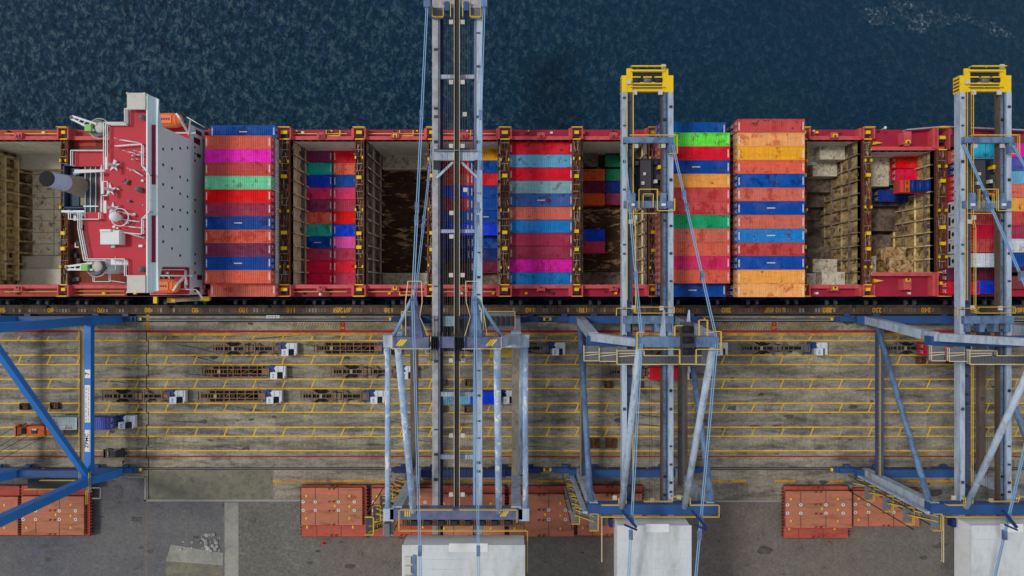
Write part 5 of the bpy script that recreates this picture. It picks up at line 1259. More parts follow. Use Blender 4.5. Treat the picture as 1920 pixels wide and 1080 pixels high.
# ---- tall crane left of the middle, boom running out over the sea
cB = -9.1; zpB, zgB, ztB = 31.0, 28.8, 48.2
rB = thing('quay_crane', (cB, YS, 0), 'weathered blue gantry crane whose long boom runs past the top of the picture', 'crane')
PB = dict(pale=M['crane_pale'], tie=(M['brownbeam'], M['mottled']), tube=M['crane_chalk'], sill=M['darkblue'], portal=(M['crane_pale'], M['crane_purple']), top=M['crane_purple'])
frame(rB, cB, zpB, ztB, 7.2, PB, 1.4, 1.7); bogies(rB, cB, M['darkblue'])
for sd in (-1, 1):
    g = MB(); X = cB + sd*11.3; g.tube((X, YS - 2.8, zpB - .9), (X, YL - .6, zpB - .9), .46, n=14); rings(g, (X, YS - 2.8, zpB - .9), (X, YL - .6, zpB - .9), .46, 8); g.build('portal_tube', M['crane_chalk'], rB)
    g = MB(); g.box(*sorted((cB + sd*10.2, cB + sd*11.9)), YS - 3.4, YS - 1.4, zpB - 2, zpB, 0); g.box(*sorted((cB + sd*10.2, cB + sd*11.9)), YL - 1.1, YL + .9, zpB - 2, zpB, 0); g.build('corner_box', M['crane_pale'], rB)
g = MB(); g.tube((cB - 10.8, YS - 2.4, 24), (cB - 10.6, YL + 1.2, 9.4), .42, n=12); g.build('side_brace', M['crane_pale'], rB)
g = MB(); g.tube((cB + 10.8, YS - 2.4, 24), (cB + 10.6, YL + 1.2, 9.4), .42, n=12); g.build('side_brace', M['crane_pale'], rB)
tipB = 54.0
for sd in (-1, 1):
    X = cB + sd*3.53
    g = MB(); g.box(X - .62, X + .62, -74, tipB, zgB - 2.2, zgB, 0); i = 50
    while i > -74: g.box(X - .625, X + .625, i, i + .07, zgB - 2.1, zgB + .007, 0); i -= 2.0 if i < -8 else 4.0
    o = g.build('boom_girder', [M['crane_old'] if sd < 0 else M['crane_pale']], rB)
    g = MB(); g.box(X - sd*.85 - .16, X - sd*.85 + .16, -74, tipB, zgB - 2.0, zgB - 1.6, 0); g.build('rail_shade_strip', M['darkblue'] if sd < 0 else M['crane_deep'], o)  # rail strip; the left one paints the girder's shadow in dark blue
    g = MB(); rn = random.Random(15 + sd); i = 52.0
    while i > -40:
        if rn.random() < .5: g.box(X + sd*.63, X + sd*.75, i, i + .2, zgB - 1.2, zgB - .8, 2)
        if rn.random() < .16: g.box(X - .3, X + .3, i, i + rn.uniform(.15, .5), zgB + .005, zgB + .15, rn.choice((0, 1)))
        i -= 1.4
    g.box(X - sd*.45 - .06, X - sd*.45 + .06, -74, tipB, zgB + .004, zgB + .12, 0)
    g.build('bracket', [M['slate'], M['dark'], M['crane_pale']], o)
    if sd > 0: g = MB(); g.box(X - .68, X - .63, -2, tipB, zgB - 1.8, zgB - .2, 0); g.box(X - .9, X - .62, -38, -8, zgB - 1.2, zgB - .1, 1); g.build('cable_duct', [M['maroon'], M['stay']], o)
g = MB(); g.box(cB - .36, cB + .36, -39, tipB, zgB + .3, zgB + .5, 0); 
for sd in (-1, 1): g.box(*sorted((cB + sd*.40, cB + sd*.47)), -39, tipB, zgB + .3, zgB + .9, 1)
for k in (-.18, 0, .18): g.box(cB + k - .03, cB + k + .03, -39, tipB, zgB + .5, zgB + .56, 2)
g.build('centre_walkway', [M['charcoal'], M['railtan'], M['dark']], rB)
g = MB()
for dx in (-1.95, -1.55, -1.2, -.85, .95, 1.3, 1.75, 2.0): g.tube((cB + dx, tipB, zgB + .2), (cB + dx + random.uniform(-.08, .08), -38.5, zgB + .2), .022 if abs(dx) > 1 else .03, n=5)
for dx in (-2.35, 2.3): g.tube((cB + dx, 30, zgB - .5), (cB + dx, -38.5, zgB - .5), .02, n=5)
g.build('hoist_rope', M['ropelight'], rB)
pads(rB, [(cB + d, WY(y, zgB)) for y in (44, 156, 275, 516, 675, 815, 925) for d in (-.95, .95)] + [(cB + 1.3, WY(216, zgB)), (cB + 1.4, WY(357, zgB)), (cB - .9, WY(400, zgB)), (cB - .9, WY(444, zgB))], zgB + .5, .34)
for py, w_, h_ in ((142, .32, .3), (433, .28, .3), (740, .36, .4), (858, .36, .4)):
    y = WY(py, zgB); g = MB(); g.box(cB - 3.0, cB + 3.0, y - w_, y + w_, zgB - 1.2, zgB - .5); g.build('cross_tie', M['crane_pale'], rB)
g = MB(); y = WY(293, zgB); g.box(cB - 3.8, cB + 3.8, y - .75, y + .75, zgB - .1, zgB + .2, 0); 
for sd in (-1, 1): g.beam((cB + sd*.7, y - 1.0, zgB + .05), (cB + sd*3.4, y - 3.6, zgB + .05), .4, .3, 0); g.box(cB + sd*3.4 - .5, cB + sd*3.4 + .5, y - 2.2, y - .7, zgB, zgB + .5, 1)
o = g.build('boom_crossbeam', [M['crane_pale'], M['dark']], rB)
g = MB(); g.rail([(cB - 3.8, y + .8, zgB + .2), (cB + 3.8, y + .8, zgB + .2)], .9, .1); g.rail([(cB - 3.6, y - .8, zgB + .2), (cB - .6, y - .8, zgB + .2)], .9, .08); g.build('handrail', M['slab'], o)
g = MB(); y0, y1 = WY(36, zgB), tipB; g.box(cB - 4.1, cB + 4.1, y0 + 1.8, y1, zgB + .1, zgB + .3, 0); g.box(cB - 4.0, cB - 2.2, y0, y0 + 1.8, zgB, zgB + .2, 1); g.box(cB + 2.2, cB + 4.0, y0, y0 + 1.8, zgB, zgB + .2, 1)
for sd in (-1, 1): g.box(cB + sd*1.6 - .4, cB + sd*1.6 + .4, y0 + .9, y0 + 2.4, zgB + .3, zgB + 1.5, 2)
o = g.build('tip_platform', [M['crane_old'], M['grey'], M['crane_deep']], rB)
g = MB()
for sd in (-1, 1): g.rail([(cB + sd*2.2, y0 + 1.8, zgB + .2), (cB + sd*2.2, y0, zgB + .2), (cB + sd*4.0, y0, zgB + .2), (cB + sd*4.0, y0 + 1.8, zgB + .2)], 1, .12); g.rail([(cB + sd*1.0, y0, zgB + .3), (cB + sd*1.0, y0 + 2.4, zgB + .3), (cB + sd*2.3, y0 + 2.4, zgB + .3)], 1, .12)
g.build('handrail', M['rail'], o)
# apex frame
ap = V(0, -1.3, 53.0)
for sd in (-1, 1):
    X = cB + sd*4.15
    g = MB(); g.beam((X, YS - .6, ztB - .4), (X - sd*.1, ap.y, ap.z), 1.7, .7, 0, .8, .6); g.beam((X, YS - .55, ztB - .45), (X, YS + 1.6, ztB + 1.5), 2.3, .5, 0, 1.4, .5); g.build('apex_arm', M['crane_purple'] if sd < 0 else M['crane_mid'], rB)
    g = MB(); g.tube((cB + sd*7.6, YS - .5, ztB - 1), (X + sd*.3, ap.y - .2, ap.z - 1), .24, n=10); g.build('apex_strut', M['stay'], rB)
    g = MB(); z = ztB + .2; g.rail([(X + sd*1.5, YS - .3, z), (X + sd*.95, ap.y - .5, z + 4), (X + sd*.6, ap.y + 2.2, z + 4.2), (X - sd*1.2, ap.y + 2.2, z + 4.2), (X - sd*1.2, ap.y - .6, z + 3.4), (X - sd*.7, YS + 2.4, z + 2), (X - sd*1.6, YS - .3, z)], .9, .08); g.build('apex_rail', M['railtan'], rB)
    stay(rB, (cB + sd*4.6 if sd < 0 else cB + 4.6, 45.6, zgB + 3.5), (X, ap.y, ap.z), .28, 'forestay', (.42, .73, .77)); 
    stay(rB, (cB + sd*3.95, 24, zgB + 1.2), (X - sd*.25, ap.y - .2, ap.z - .5), .22, 'forestay', (.55, .6))
    g = MB(); g.box(cB + sd*4.6 - .5, cB + sd*4.6 + .5, 45.2, 46.6, zgB, zgB + 4.0); g.build('stay_post', M['crane_mid'], rB)
    stay(rB, (X, ap.y, ap.z), (cB + sd*4.3, -72, zgB + 8), .26, 'backstay', (.52,))
    g = MB(); c = V(cB + sd*6.3, YS - 1.35, ztB + .01)
    for k in range(3): g.beam(c + V(-.5 + .35*k - .3, -.45, .02 + .002*k), c + V(-.5 + .35*k + .45, .45, .02 + .002*k), .22, .02)
    g.build('hazard_mark', M['yellow'], rB)
g = MB(); z = ztB; g.rail([(cB - 7.6, YS - .5, z), (cB - 7.6, YS - 2.15, z), (cB - 2.2, YS - 2.15, z), (cB - 2.2, YS - .5, z)], .9, .08); g.rail([(cB + 2.2, YS - 2.15, z), (cB + 7.6, YS - 2.15, z), (cB + 7.6, YS - .5, z)], .9, .08); g.build('top_handrail', M['railtan'], rB)
g = MB()
for k in (-1.75, 1.75):
    [g.box(cB + k + q - .06, cB + k + q + .06, YS - 2.7, YS - .3, ztB - .6, ztB + .6, 0) for q in (-.72, .72)]
    for i in range(5): g.tube((cB + k - .55 + .25*i, YS - 1.5, ztB + .2), (cB + k - .45 + .25*i, YS - 1.5, ztB + .2), .85, n=16, m=1)
    for i in range(7): g.tube((cB + k - .6 + .2*i, YS + 2.4, ztB), (cB + k - .6 + .2*i, YS - 3.9, ztB + .3), .05, n=5, m=1)
g.build('sheave_block', [M['crane_purple'], M['black']], rB)
g = MB(); cx_, cy_ = WX(839, 29), WY(603, 29); g.box(cx_ - 1.0, cx_ + .95, cy_ - .85, cy_ + .8, 24.5, 27.2, 0); g.box(cx_ - .6, cx_ + .3, cy_ - .5, cy_ + .45, 27.2, 27.25, 1); g.build('operator_cab', [M['stay'], M['slab']], rB)
g = MB(); g.box(cB - 3.2, cB + 3.2, WY(662, 28), WY(600, 28), 24.2, 24.5, 0)
rn = random.Random(3)
for i in range(22): x, y = cB + rn.uniform(-2.9, 2.9), rn.uniform(WY(660, 28), WY(640, 28)); g.box(x - .3, x + .3, y - .3, y + .3, 24.5, 24.5 + rn.uniform(.3, 1.6), rn.choice((0, 1, 1)))
o = g.build('trolley_frame', [M['dark'], M['grey']], rB)
g = MB(); a, b = WY(664, 28), WY(640, 28); g.rail([(cB - 5.5, b, 25.5), (cB - 5.5, a, 25.5), (cB + 3.4, a, 25.5), (cB + 3.4, b, 25.5)], 1, .1); g.rail([(cB + 1.6, a - .9, 25), (cB + 5.4, a - .9, 25), (cB + 5.4, b, 25)], 1, .09); g.build('handrail', M['railtan'], o)
g = MB(); rn = random.Random(8)
for i in range(16):
    y = WY(640, 29) - .1 - i*.17; g.box(cB + 5.4, cB + 9.2, y - .05, y + .05, 28 + rn.uniform(0, .4), 28.4, 0)
for i in range(20): x = cB - 8 + i*.8; g.beam((x, YS - 4.2, 29), (x, YS - 1.0, 29.2), .08, .08, 1)
g.build('portal_grating', [M['rail'], M['brownbeam']], rB)
g = MB(); x0_, x1_, a, b = WX(748, 30), WX(805, 30), WY(612, 30), WY(590, 30)
for (p, q) in ((cB - 9.3, cB - 6.2), (cB + 4.4, cB + 9.6)):
    g.box(p, q, YS - .6, YS + 2.4, 27.4, 27.5, 0); g.rail([(p, YS - .6, 27.5), (p, YS + 2.4, 27.5), (q, YS + 2.4, 27.5), (q, YS - .6, 27.5)], 1, .09, 1)
    for i in range(6): x = p + (q - p)*(i + .5)/6; g.box(x - .2, x + .2, YS, YS + 1.6, 27.5, 28.2, 2)
    g.build('sea_platform', [M['grey'], M['rail'], M['dark']], rB); g = MB()
o = house(rB, cB - 8.2, cB + 11.05, -40.8, -60, 29.5, 34.5, M['white'])
g = MB(); 
for i in range(4): x = WX(759, 34.5); y = -42.4 - i*1.5; g.box(x, x + 1.0, y - 1.2, y, 34.5, 34.9, 0)
g.box(WX(774, 34.5), WX(780, 34.5), -47, -42.2, 34.5, 34.8, 1); g.build('roof_unit', [M['shiplightgrey'], M['crane_mid']], o)
g = MB(); z = zpB; g.rail([(cB - 9.2, YL + 1.0, z), (cB - .6, YL + 1.0, z)], 1, .1); g.rail([(cB + .6, YL + 1.0, z), (cB + 9.9, YL + 1.0, z), (cB + 9.9, YL - 1.0, z)], 1, .1); g.rail([(cB - 9.2, YL + 1, z), (cB - 9.2, YL - 2.4, z), (cB + 11.6, YL - 2.4, z), (cB + 11.6, YL - 9, z)], 1, .1); g.build('portal_handrail', M['rail'], rB)
g = MB(); g.box(cB - 9, cB + 11.5, YL - 2.3, YL - 1.0, zpB - 1.4, zpB - 1.3, 0)
for i in range(60): x = cB - 8.9 + i*.34; g.box(x, x + .05, YL - 2.3, YL - 1.0, zpB - 1.3, zpB - 1.1, 1)
for i in range(8): x = cB - 7 + i*2.2; g.box(x - .5, x + .5, YL - 2.0, YL - 1.3, zpB - 1.3, zpB - .6, 1)
g.build('rear_walkway', [M['trailer_b'], M['dark']], rB)
for sd in (-1, 1):
    c = V(cB + sd*7.9, YL + .1, zpB + .01); g = MB()
    for k in range(3): g.beam(c + V(-.4 + .35*k - .3*(sd > 0), -.45, .02 + .002*k), c + V(-.4 + .35*k + .3*(sd > 0), .45, .02 + .002*k), .18, .02)
    g.build('hazard_mark', M['yellow'], rB)
stairs(rB, cB - 14.4, cB - 11.4, YL - 3.2, YL - 1.3, 3.0, 29, 8, M['brownbeam'], M['charcoal'])
g = MB(); g.box(cB - 12.3, cB - 10.5, YL - 4.2, YL - 1.2, 28.6, 28.8, 0); g.box(cB - 12.0, cB - 11.0, YL - 3.9, YL - 1.8, 28.8, 30.2, 1); g.build('lift_landing', [M['crane_old'], M['grey']], rB)
g = MB(); c = V(WX(950, 31), YS - 2.6, zpB - .14); g.box(c.x - .75, c.x + .75, c.y - .7, c.y + .75, c.z, c.z + .02); o = g.build('number_plate', M['whitemark'], rB)
text_mesh('42', 1.0, 'number', M['darkmark'], -math.pi/2, (c.x, c.y, c.z + .03), o)

# ---- fresh blue crane at the left edge (its boom lies outside the picture)
c0 = -91.2; XR = -81.3
r0 = thing('quay_crane', (c0, YS, 0), 'fresh blue gantry crane leg frame with white lettered panels at left edge', 'crane')
SB = M['crane_sat']
for X in (XR, -101.1):
    for y in (YS, YL):
        g = MB(); g.beam((X, y, 4.6), (X, y, 40), 1.6, 1.5, 0, up=(0,1,0)); g.build('leg', SB, r0)
        s_ = 1 if X == XR else -1
        g = MB()
        for k in range(2):
            y0_, y1_ = y - .78, y + .78
            a = [(X - .9, 10), (X + .9, 9.2), (X + 2.9, 4.8), (X + 3.2, 3.0), (X - 3.0, 3.0), (X - 2.6, 4.8)]
        n = len(g.v); kk = len(a)
        g.v += [(p[0], y0_, p[1]) for p in a] + [(p[0], y1_, p[1]) for p in a]
        g.f += [tuple(n + i for i in range(kk)), tuple(n + kk + i for i in reversed(range(kk)))] + [(n + (i+1)%kk, n + i, n + kk + i, n + kk + (i+1)%kk) for i in range(kk)]
        g.m += [0]*(kk + 2); g.sm += [False]*(kk + 2)
        g.build('leg_foot', SB, r0)
    g = MB(); g.box(X - .62, X + .62, YL + .7, YS - .7, 8.4, 9.7); g.build('portal_tie', SB, r0)
    g = MB(); g.beam((X, YL + .6, 9.5), (X, YS - 1.0, 37), 1.05, 1.0); g.build('side_brace', SB, r0)
for y in (YS, YL): g = MB(); g.box(-98, XR - 3.0, y - .7, y + .7, 3.0, 4.6); g.build('sill_beam', M['crane_deep'], r0); g = MB(); g.box(-101, XR, y - .8, y + .8, 36.5, 38.6); g.build('portal_beam', SB, r0)
bogies(r0, c0, M['crane_deep'], (-9.9, 9.9))
X = XR; zt = 9.7
def panel(pxy0, pxy1):
    y0_, y1_ = WY(pxy1, zt), WY(pxy0, zt); g = MB(); g.box(X - .52, X + .52, y0_, y1_, zt, zt + .015); return g.build('sign_panel', M['whitemark'], r0), (y0_ + y1_)/2, y1_ - y0_
o, yc, h_ = panel(693, 709); text_mesh('7', 1.15, 'panel_number', M['darkmark'], math.pi/2, (X, yc, zt + .02), o)
o, yc, h_ = panel(806, 847); text_mesh('ZPMC', .92, 'panel_lettering', M['darkmark'], math.pi/2, (X - .12, yc, zt + .02), o, 1.12, 1.05)
g = MB(); rn = random.Random(4); y = yc - 1.9
while y < yc + 1.8: w_ = rn.uniform(.12, .3); g.box(X + .32, X + .44, y, y + w_, zt + .015, zt + .02); y += w_ + .14
g.build('small_marking', M['darkmark'], o)
o, yc, h_ = panel(722, 792); g = MB()
for dx, hh in ((-.26, .22), (.2, .2)):
    y = yc - h_/2 + .3
    while y < yc + h_/2 - .5:
        w_ = rn.uniform(.1, .26); g.box(X + dx - hh/2, X + dx + hh/2 - rn.choice((0, .06)), y, y + w_, zt + .015, zt + .02); y += w_ + rn.choice((.1, .1, .35))
g.build('small_marking', M['crane_mid'], o)
g = MB(); g.box(X - 2.0, X - 1.0, YL + 1, YS - 1.4, 8.0, 8.15, 0)
for i in range(14): y = YL + 2 + i*2; g.box(X - 1.0, X - .62, y, y + .1, 8.2, 8.3, 2)
g.box(X - 2.12, X - 2.0, YL + 1, YS - 2, 8.0, 8.5, 3)
o = g.build('tie_walkway', [paint('walk_grey', (112,106,104), amt=.5), M['rail'], M['dark'], M['darkblue']], r0)
g = MB(); g.rail([(X - 1.35, YL + 1, 8.15), (X - 1.35, YS - 1.5, 8.15)], 1, .09); g.rail([(X - 2.5, YL - 1, 7.2), (X - 2.5, YL + 17, 7.2), (X - 2.6, YS - 2, 7.2)], 1, .08); g.build('handrail', M['rail'], o)
g = MB(); g.box(XR - .2, XR + .9, YL - 2.2, YL + 1.8, 9.8, 9.9, 0); g.rail([(XR + .9, YL + 1.8, 9.9), (XR + .9, YL - 1.6, 9.9), (XR + .4, YL - 1.6, 9.9), (XR + .4, YL - 4.2, 9.9)], 1, .1, 1); g.build('leg_platform', [M['grey'], M['rail']], r0)
g = MB(); c = W(181, 924, 4); 
for a, b in (((-.8, -1.1), (.8, -1.1)), ((.8, -1.1), (.8, 1.0)), ((.8, 1.0), (-.8, 1.0))): g.beam(c + V(*a, 0), c + V(*b, 0), .22, .2)
g.build('ladder_hoop', M['slab'], r0)
g = MB(); g.box(-97, -84.5, YL - 3.2, YL - 1.4, 3.0, 3.2, 0); g.rail([(-97, YL - 3.2, 3.2), (-90, YL - 3.2, 3.2), (-84.5, YL - 2.2, 3.2)], 1, .1, 1); g.rail([(-94, YL - 1.4, 3.2), (-86, YL - 1.4, 3.2)], 1, .1, 1); g.build('sill_platform', [M['dark'], M['rail']], r0)
# its orange spreader, hanging by ropes that lead up out of the frame
sx, sy, sz = WX(64, 3.5), WY(808, 3.5), 2.2
sp = thing('spreader', (sx, sy, sz), 'rusty orange container spreader hanging on ropes beside the grey loaded truck', 'spreader')
g = MB(); g.box(sx - 3.6, sx + 3.6, sy - .8, sy + .75, sz, sz + .9, 0); g.box(sx - 1.4, sx + 2.0, sy - .95, sy + .9, sz + .9, sz + 1.3, 0); g.box(sx - .4, sx + .6, sy - .5, sy + .3, sz + 1.3, sz + 1.6, 1); g.box(sx - 2.6, sx - 1.9, sy - .6, sy + .5, sz + .9, sz + 1.2, 1); g.box(sx - 2, sx + 1.5, sy + .75, sy + 1.1, sz + .3, sz + .8, 2); g.box(sx - .2, sx + .7, sy + .2, sy + .5, sz + 1.6, sz + 1.7, 3); g.build('main_frame', [M['orange'], M['dark'], M['maroon'], M['shiplightgrey']], sp)
for sd in (-1, 1): g = MB(); g.box(sx + sd*3.7 - .35, sx + sd*3.7 + .35, sy - 1.15, sy + 1.15, sz - .3, sz + 1.0, 0); g.box(sx + sd*3.7 - .1, sx + sd*3.7 + .1, sy - 1.0, sy + 1.0, sz + 1.0, sz + 1.12, 1); g.build('end_beam', [M['orange'], M['black']], sp)
g = MB(); g.box(sx + 4.0, sx + 5.4, sy - .9, sy + .6, sz, sz + .6, 0); g.tube((sx - 2.4, sy + 1.0, sz + 1), (sx - 1.7, sy + 1.5, sz + 1.3), .2, n=8); g.build('flipper', M['trailer_b'], sp)
g = MB()
for dx, dy in ((-3.6, .9), (-3.5, -1.0), (-1.0, -.8), (2.4, -1.0)): g.tube((sx + dx, sy + dy, sz + 1.2), (c0 - 2 + dx*.2, sy - 4.0 + dy, 38), .05, n=5)
g.build('hoist_rope', M['rope'], sp)
# ------------------------------------------------------------------ vehicles and yard goods
def wheel(parent, x, y, r=.5, w=.3):
    g = MB(); g.tube((x, y - w/2, r), (x, y + w/2, r), r, n=16); o = g.build('wheel', M['black'], parent)
    g = MB(); g.tube((x, y - w/2 - .01, r), (x, y + w/2 + .01, r), r*.5, n=12); g.build('rim', M['grey'], o)
def truck_proto(kind, mat):
    r = thing('terminal_truck', (0, 0, 0), 'x', 'truck', 'terminal trucks waiting in the lanes'); z = 1.15
    g = MB()
    if kind == 'A':                                    # skeletal chassis on four outrigger bolsters
        for sd in (-1, 1): g.box(.4, 14.0, sd*.42 - .08, sd*.42 + .08, z - .25, z, 0)
        for x in (2.4, 6.5, 8.6, 12.3):
            g.box(x - .14, x + .14, -1.22, 1.22, z - .05, z + .15, 0)
            for sd in (-1, 1):
                g.box(x - .2, x + .2, sd*1.2 - .12, sd*1.2 + .12, z - .05, z + .22, 1)
                dr = 1 if x in (2.4, 8.6) else -1
                g.beam((x + dr*.1, sd*1.1, z), (x + dr*1.15, sd*.48, z), .22, .14, 0); g.beam((x + dr*.35, sd*1.1, z + .01), (x + dr*.45, sd*.5, z + .01), .3, .06, 0)
        for x in (.6, 1.1, 1.6, 3.3, 4.2, 5.2, 7.2, 7.6, 8.0, 9.6, 10.6): g.box(x - .05, x + .05, -.5, .5, z - .2, z + .02, 0)
        for x in (7.0, 7.9): g.box(x - .3, x + .3, -.7, .7, z - .05, z + .05, 1)
        for sd in (-1, 1): g.box(.2, 2.0, sd*.75 - .06, sd*.75 + .06, z - .2, z - .05, 0)
        g.box(-.05, .1, -1.0, 1.0, z - .5, z - .2, 0); g.box(3.9, 4.4, -.4, .4, z - .2, z + .04, 2); g.box(12.4, 13.9, -.75, -.6, z, z + .1, 1); g.box(12.4, 13.9, .6, .75, z, z + .1, 1); g.box(13.7, 13.9, -.75, .75, z - .1, z + .15, 1); g.box(12.6, 13.5, -.4, .4, z, z + .06, 1)
    else:                                              # ladder frame chassis
        for sd in (-1, 1): g.box(.3, 12.6, sd*.45 - .07, sd*.45 + .07, z - .25, z, 0); g.box(2.1, 12.4, sd*1.17 - .07, sd*1.17 + .07, z - .1, z + .06, 1)
        for x in (2.1, 3.7, 5.4, 6.5, 8.1, 9.7, 11.4, 12.4): g.box(x - .08, x + .08, -1.2, 1.2, z - .12, z + .05, 0)
        for a, b in ((5.6, 6.4), (8.2, 9.6), (9.8, 11.2)): g.beam((a, -.4, z), (b, .4, z), .1, .1, 0)
        for x in (.7, 1.1, 1.5, 2.7, 4.5, 7.0, 7.4): g.box(x - .05, x + .05, -.45, .45, z - .2, z, 0)
        g.box(3.3, 3.9, -.35, .35, z - .1, z + .06, 2); g.box(-.05, .1, -.85, .85, z - .5, z - .1, 0); g.box(12.4, 13.8, -.6, .6, z, z + .12, 1); g.box(13.7, 13.85, -.7, .7, z - .2, z + .2, 1)
    u = MB(); u.box(.5, 13.4, -.36, .36, .45, .8); kind == 'B' and u.box(2.2, 12.3, -1.0, 1.0, .4, .5)
    if kind == 'A': u.box(2.7, 6.2, -1.02, 1.02, .62, .82); u.box(7.0, 8.2, -.8, .8, .5, .85); u.box(9, 10.4, -.9, -.5, .4, .8)
    else: u.box(2.4, 5.2, -1.05, 1.05, .62, .85); u.box(6.6, 8.0, -.95, .95, .45, .8); u.box(10, 12.2, -.9, .9, .5, .8)
    u.build('underframe_shade', M['black'], r)  # black boxes: axles and tanks, plus painted shade under the trailer
    g.build('trailer_frame', [mat, M['trailer_b'] if kind == 'B' else mat, paint('pale_plate', (140,124,104), amt=.4)], r)
    for x in (3.0, 4.5):
        for sd in (-1, 1): wheel(r, x, sd*.95, .5, .55)
    for x in (14.2,):
        for sd in (-1, 1): wheel(r, x, sd*.95, .5, .55)
    for sd in (-1, 1): wheel(r, 16.3, sd*1.0, .5, .32)
    g = MB(); g.box(13.2, 17.0, -.55, .55, .6, 1.0, 0); g.box(13.3, 15.2, -1.15, 1.2, .95, 1.1, 0); g.tube((14.2, -.6, 1.12), (14.2, .6, 1.12), .35, n=10, m=1); g.box(14.3, 15.1, .2, 1.0, 1.1, 1.5, 0); g.tube((14.9, -.2, 1.2), (14.1, .1, 1.5), .06, n=6, m=1); g.build('tractor_frame', [M['chassisblue'], M['dark']], r)
    g = MB(); g.box(15.3, 16.9, .0, 1.2, .9, 1.9, 0); g.prism([(15.3, 1.0), (15.0, .8), (15.3, .2)], 1.2, 1.8, 0); g.box(15.8, 15.86, .1, 1.1, 1.9, 1.94, 1); g.box(16.2, 16.8, .2, .9, 1.9, 1.95, 0); g.build('engine_hood', [M['cab'], M['grey']], r)
    g = MB(); g.box(14.6, 15.9, -1.28, .02, .8, 2.75, 0); g.box(14.56, 15.92, -1.31, .05, 2.75, 2.82, 0); g.box(14.2, 14.6, -1.2, -.1, .9, 1.6, 1); c = g.build('cab', [M['cab'], M['grey']], r)
    g = MB(); g.quad([(15.93, -1.25, 2.7), (16.75, -1.2, 1.75), (16.75, .0, 1.75), (15.93, -.02, 2.7)]); g.quad([(15.93, -1.27, 2.7), (15.93, -1.27, 1.6), (16.75, -1.22, 1.6), (16.75, -1.22, 1.75)]); g.build('windscreen', M['glass'], c)
    g = MB()
    for i, y in enumerate((-1.05, -.75, -.45)): g.box(14.95, 15.35, y, y + .13, 2.82, 2.83)
    g.build('roof_number', M['darkmark'], c)
    g = MB(); g.box(16.75, 17.25, -1.25, 1.2, .55, 1.72); g.box(17.0, 17.15, -1.3, -.9, 1.72, 2.1); g.build('front_bumper', M['cab'], r)
    return freeze(r)
tA, tB, tG = truck_proto('A', M['trailer']), truck_proto('B', M['trailer_b']), truck_proto('A', M['trailer_g'])
def truck(proto, px_left, py, label):
    first = proto.get('used') is None
    o = proto if first else copy_tree(proto, None, CH)
    proto['used'] = 1
    if 'used' in o: pass
    o.location = (WX(px_left, 1.2), WY(py, 1.4), 0.004); o['label'] = label; return o
truck(tA, 398, 654, 'empty skeletal chassis truck in the top lane beneath the 100 mark')
truck(tB, 588, 653, 'empty ladder frame truck whose cab hides behind the weathered crane legs')
truck(tB, 377, 697, 'empty orange brown ladder frame truck alone in the second lane')
truck(tA, 620, 697, 'empty skeletal chassis truck half hidden by crane tubes in second lane')
truck(tA, 190, 743, 'leftmost empty skeletal chassis truck, nearest the lettered blue crane beam')
truck(tB, 370, 743, 'empty ladder frame truck between two skeletal ones in the third lane')
truck(tA, 563, 743, 'empty skeletal chassis truck stopped against the pale crane tube in third lane')
t8 = truck(tG, 95, 790, 'loaded truck carrying a pale grey and a violet blue container'); 
t9 = truck(tG, 808, 743, 'loaded truck carrying a sky blue and a cobalt container beneath the crane')
truck(tG, 900, 653, 'skeletal chassis truck in the top lane right of the weathered crane')
truck(tG, 1390, 653, 'empty grey skeletal chassis truck alone in the top lane right of the middle crane')
t12 = truck(tG, 1660, 653, 'truck with maroon red container under the rightmost crane')
t13 = truck(tG, 1142, 698, 'truck with a bright red container under the middle crane')
truck(tG, 1204, 653, 'truck under the middle crane with only its white cab showing')
for t in (tA, tB, tG):
    for o in [t] + list(bpy.data.objects):
        if 'used' in o.keys(): del o['used']
gT = 'containers riding on trucks'
def load(col, t, off, lb, L=6.06, door=-1): x, y, z = t.location; o = container(col, x + off, y, 1.38 + CHT, L, door, lb, gT, False, False); return o
load('grey-green', t8, 3.9, 'pale grey green container at the rear of the loaded left truck'); load('violet blue', t8, 10.4, 'violet blue container behind the white cab of the loaded left truck', door=1)
load('pale blue', t9, 5.1, 'pale sky blue container on the truck beneath the weathered crane'); load('cobalt blue', t9, 11.2, 'bright cobalt container just behind the cab of the truck beneath the weathered crane', door=1)
load('crimson', t12, 9.4, 'maroon red container on the truck under the rightmost crane'); load('red', t13, 10.8, 'bright red container on the truck under the middle crane')
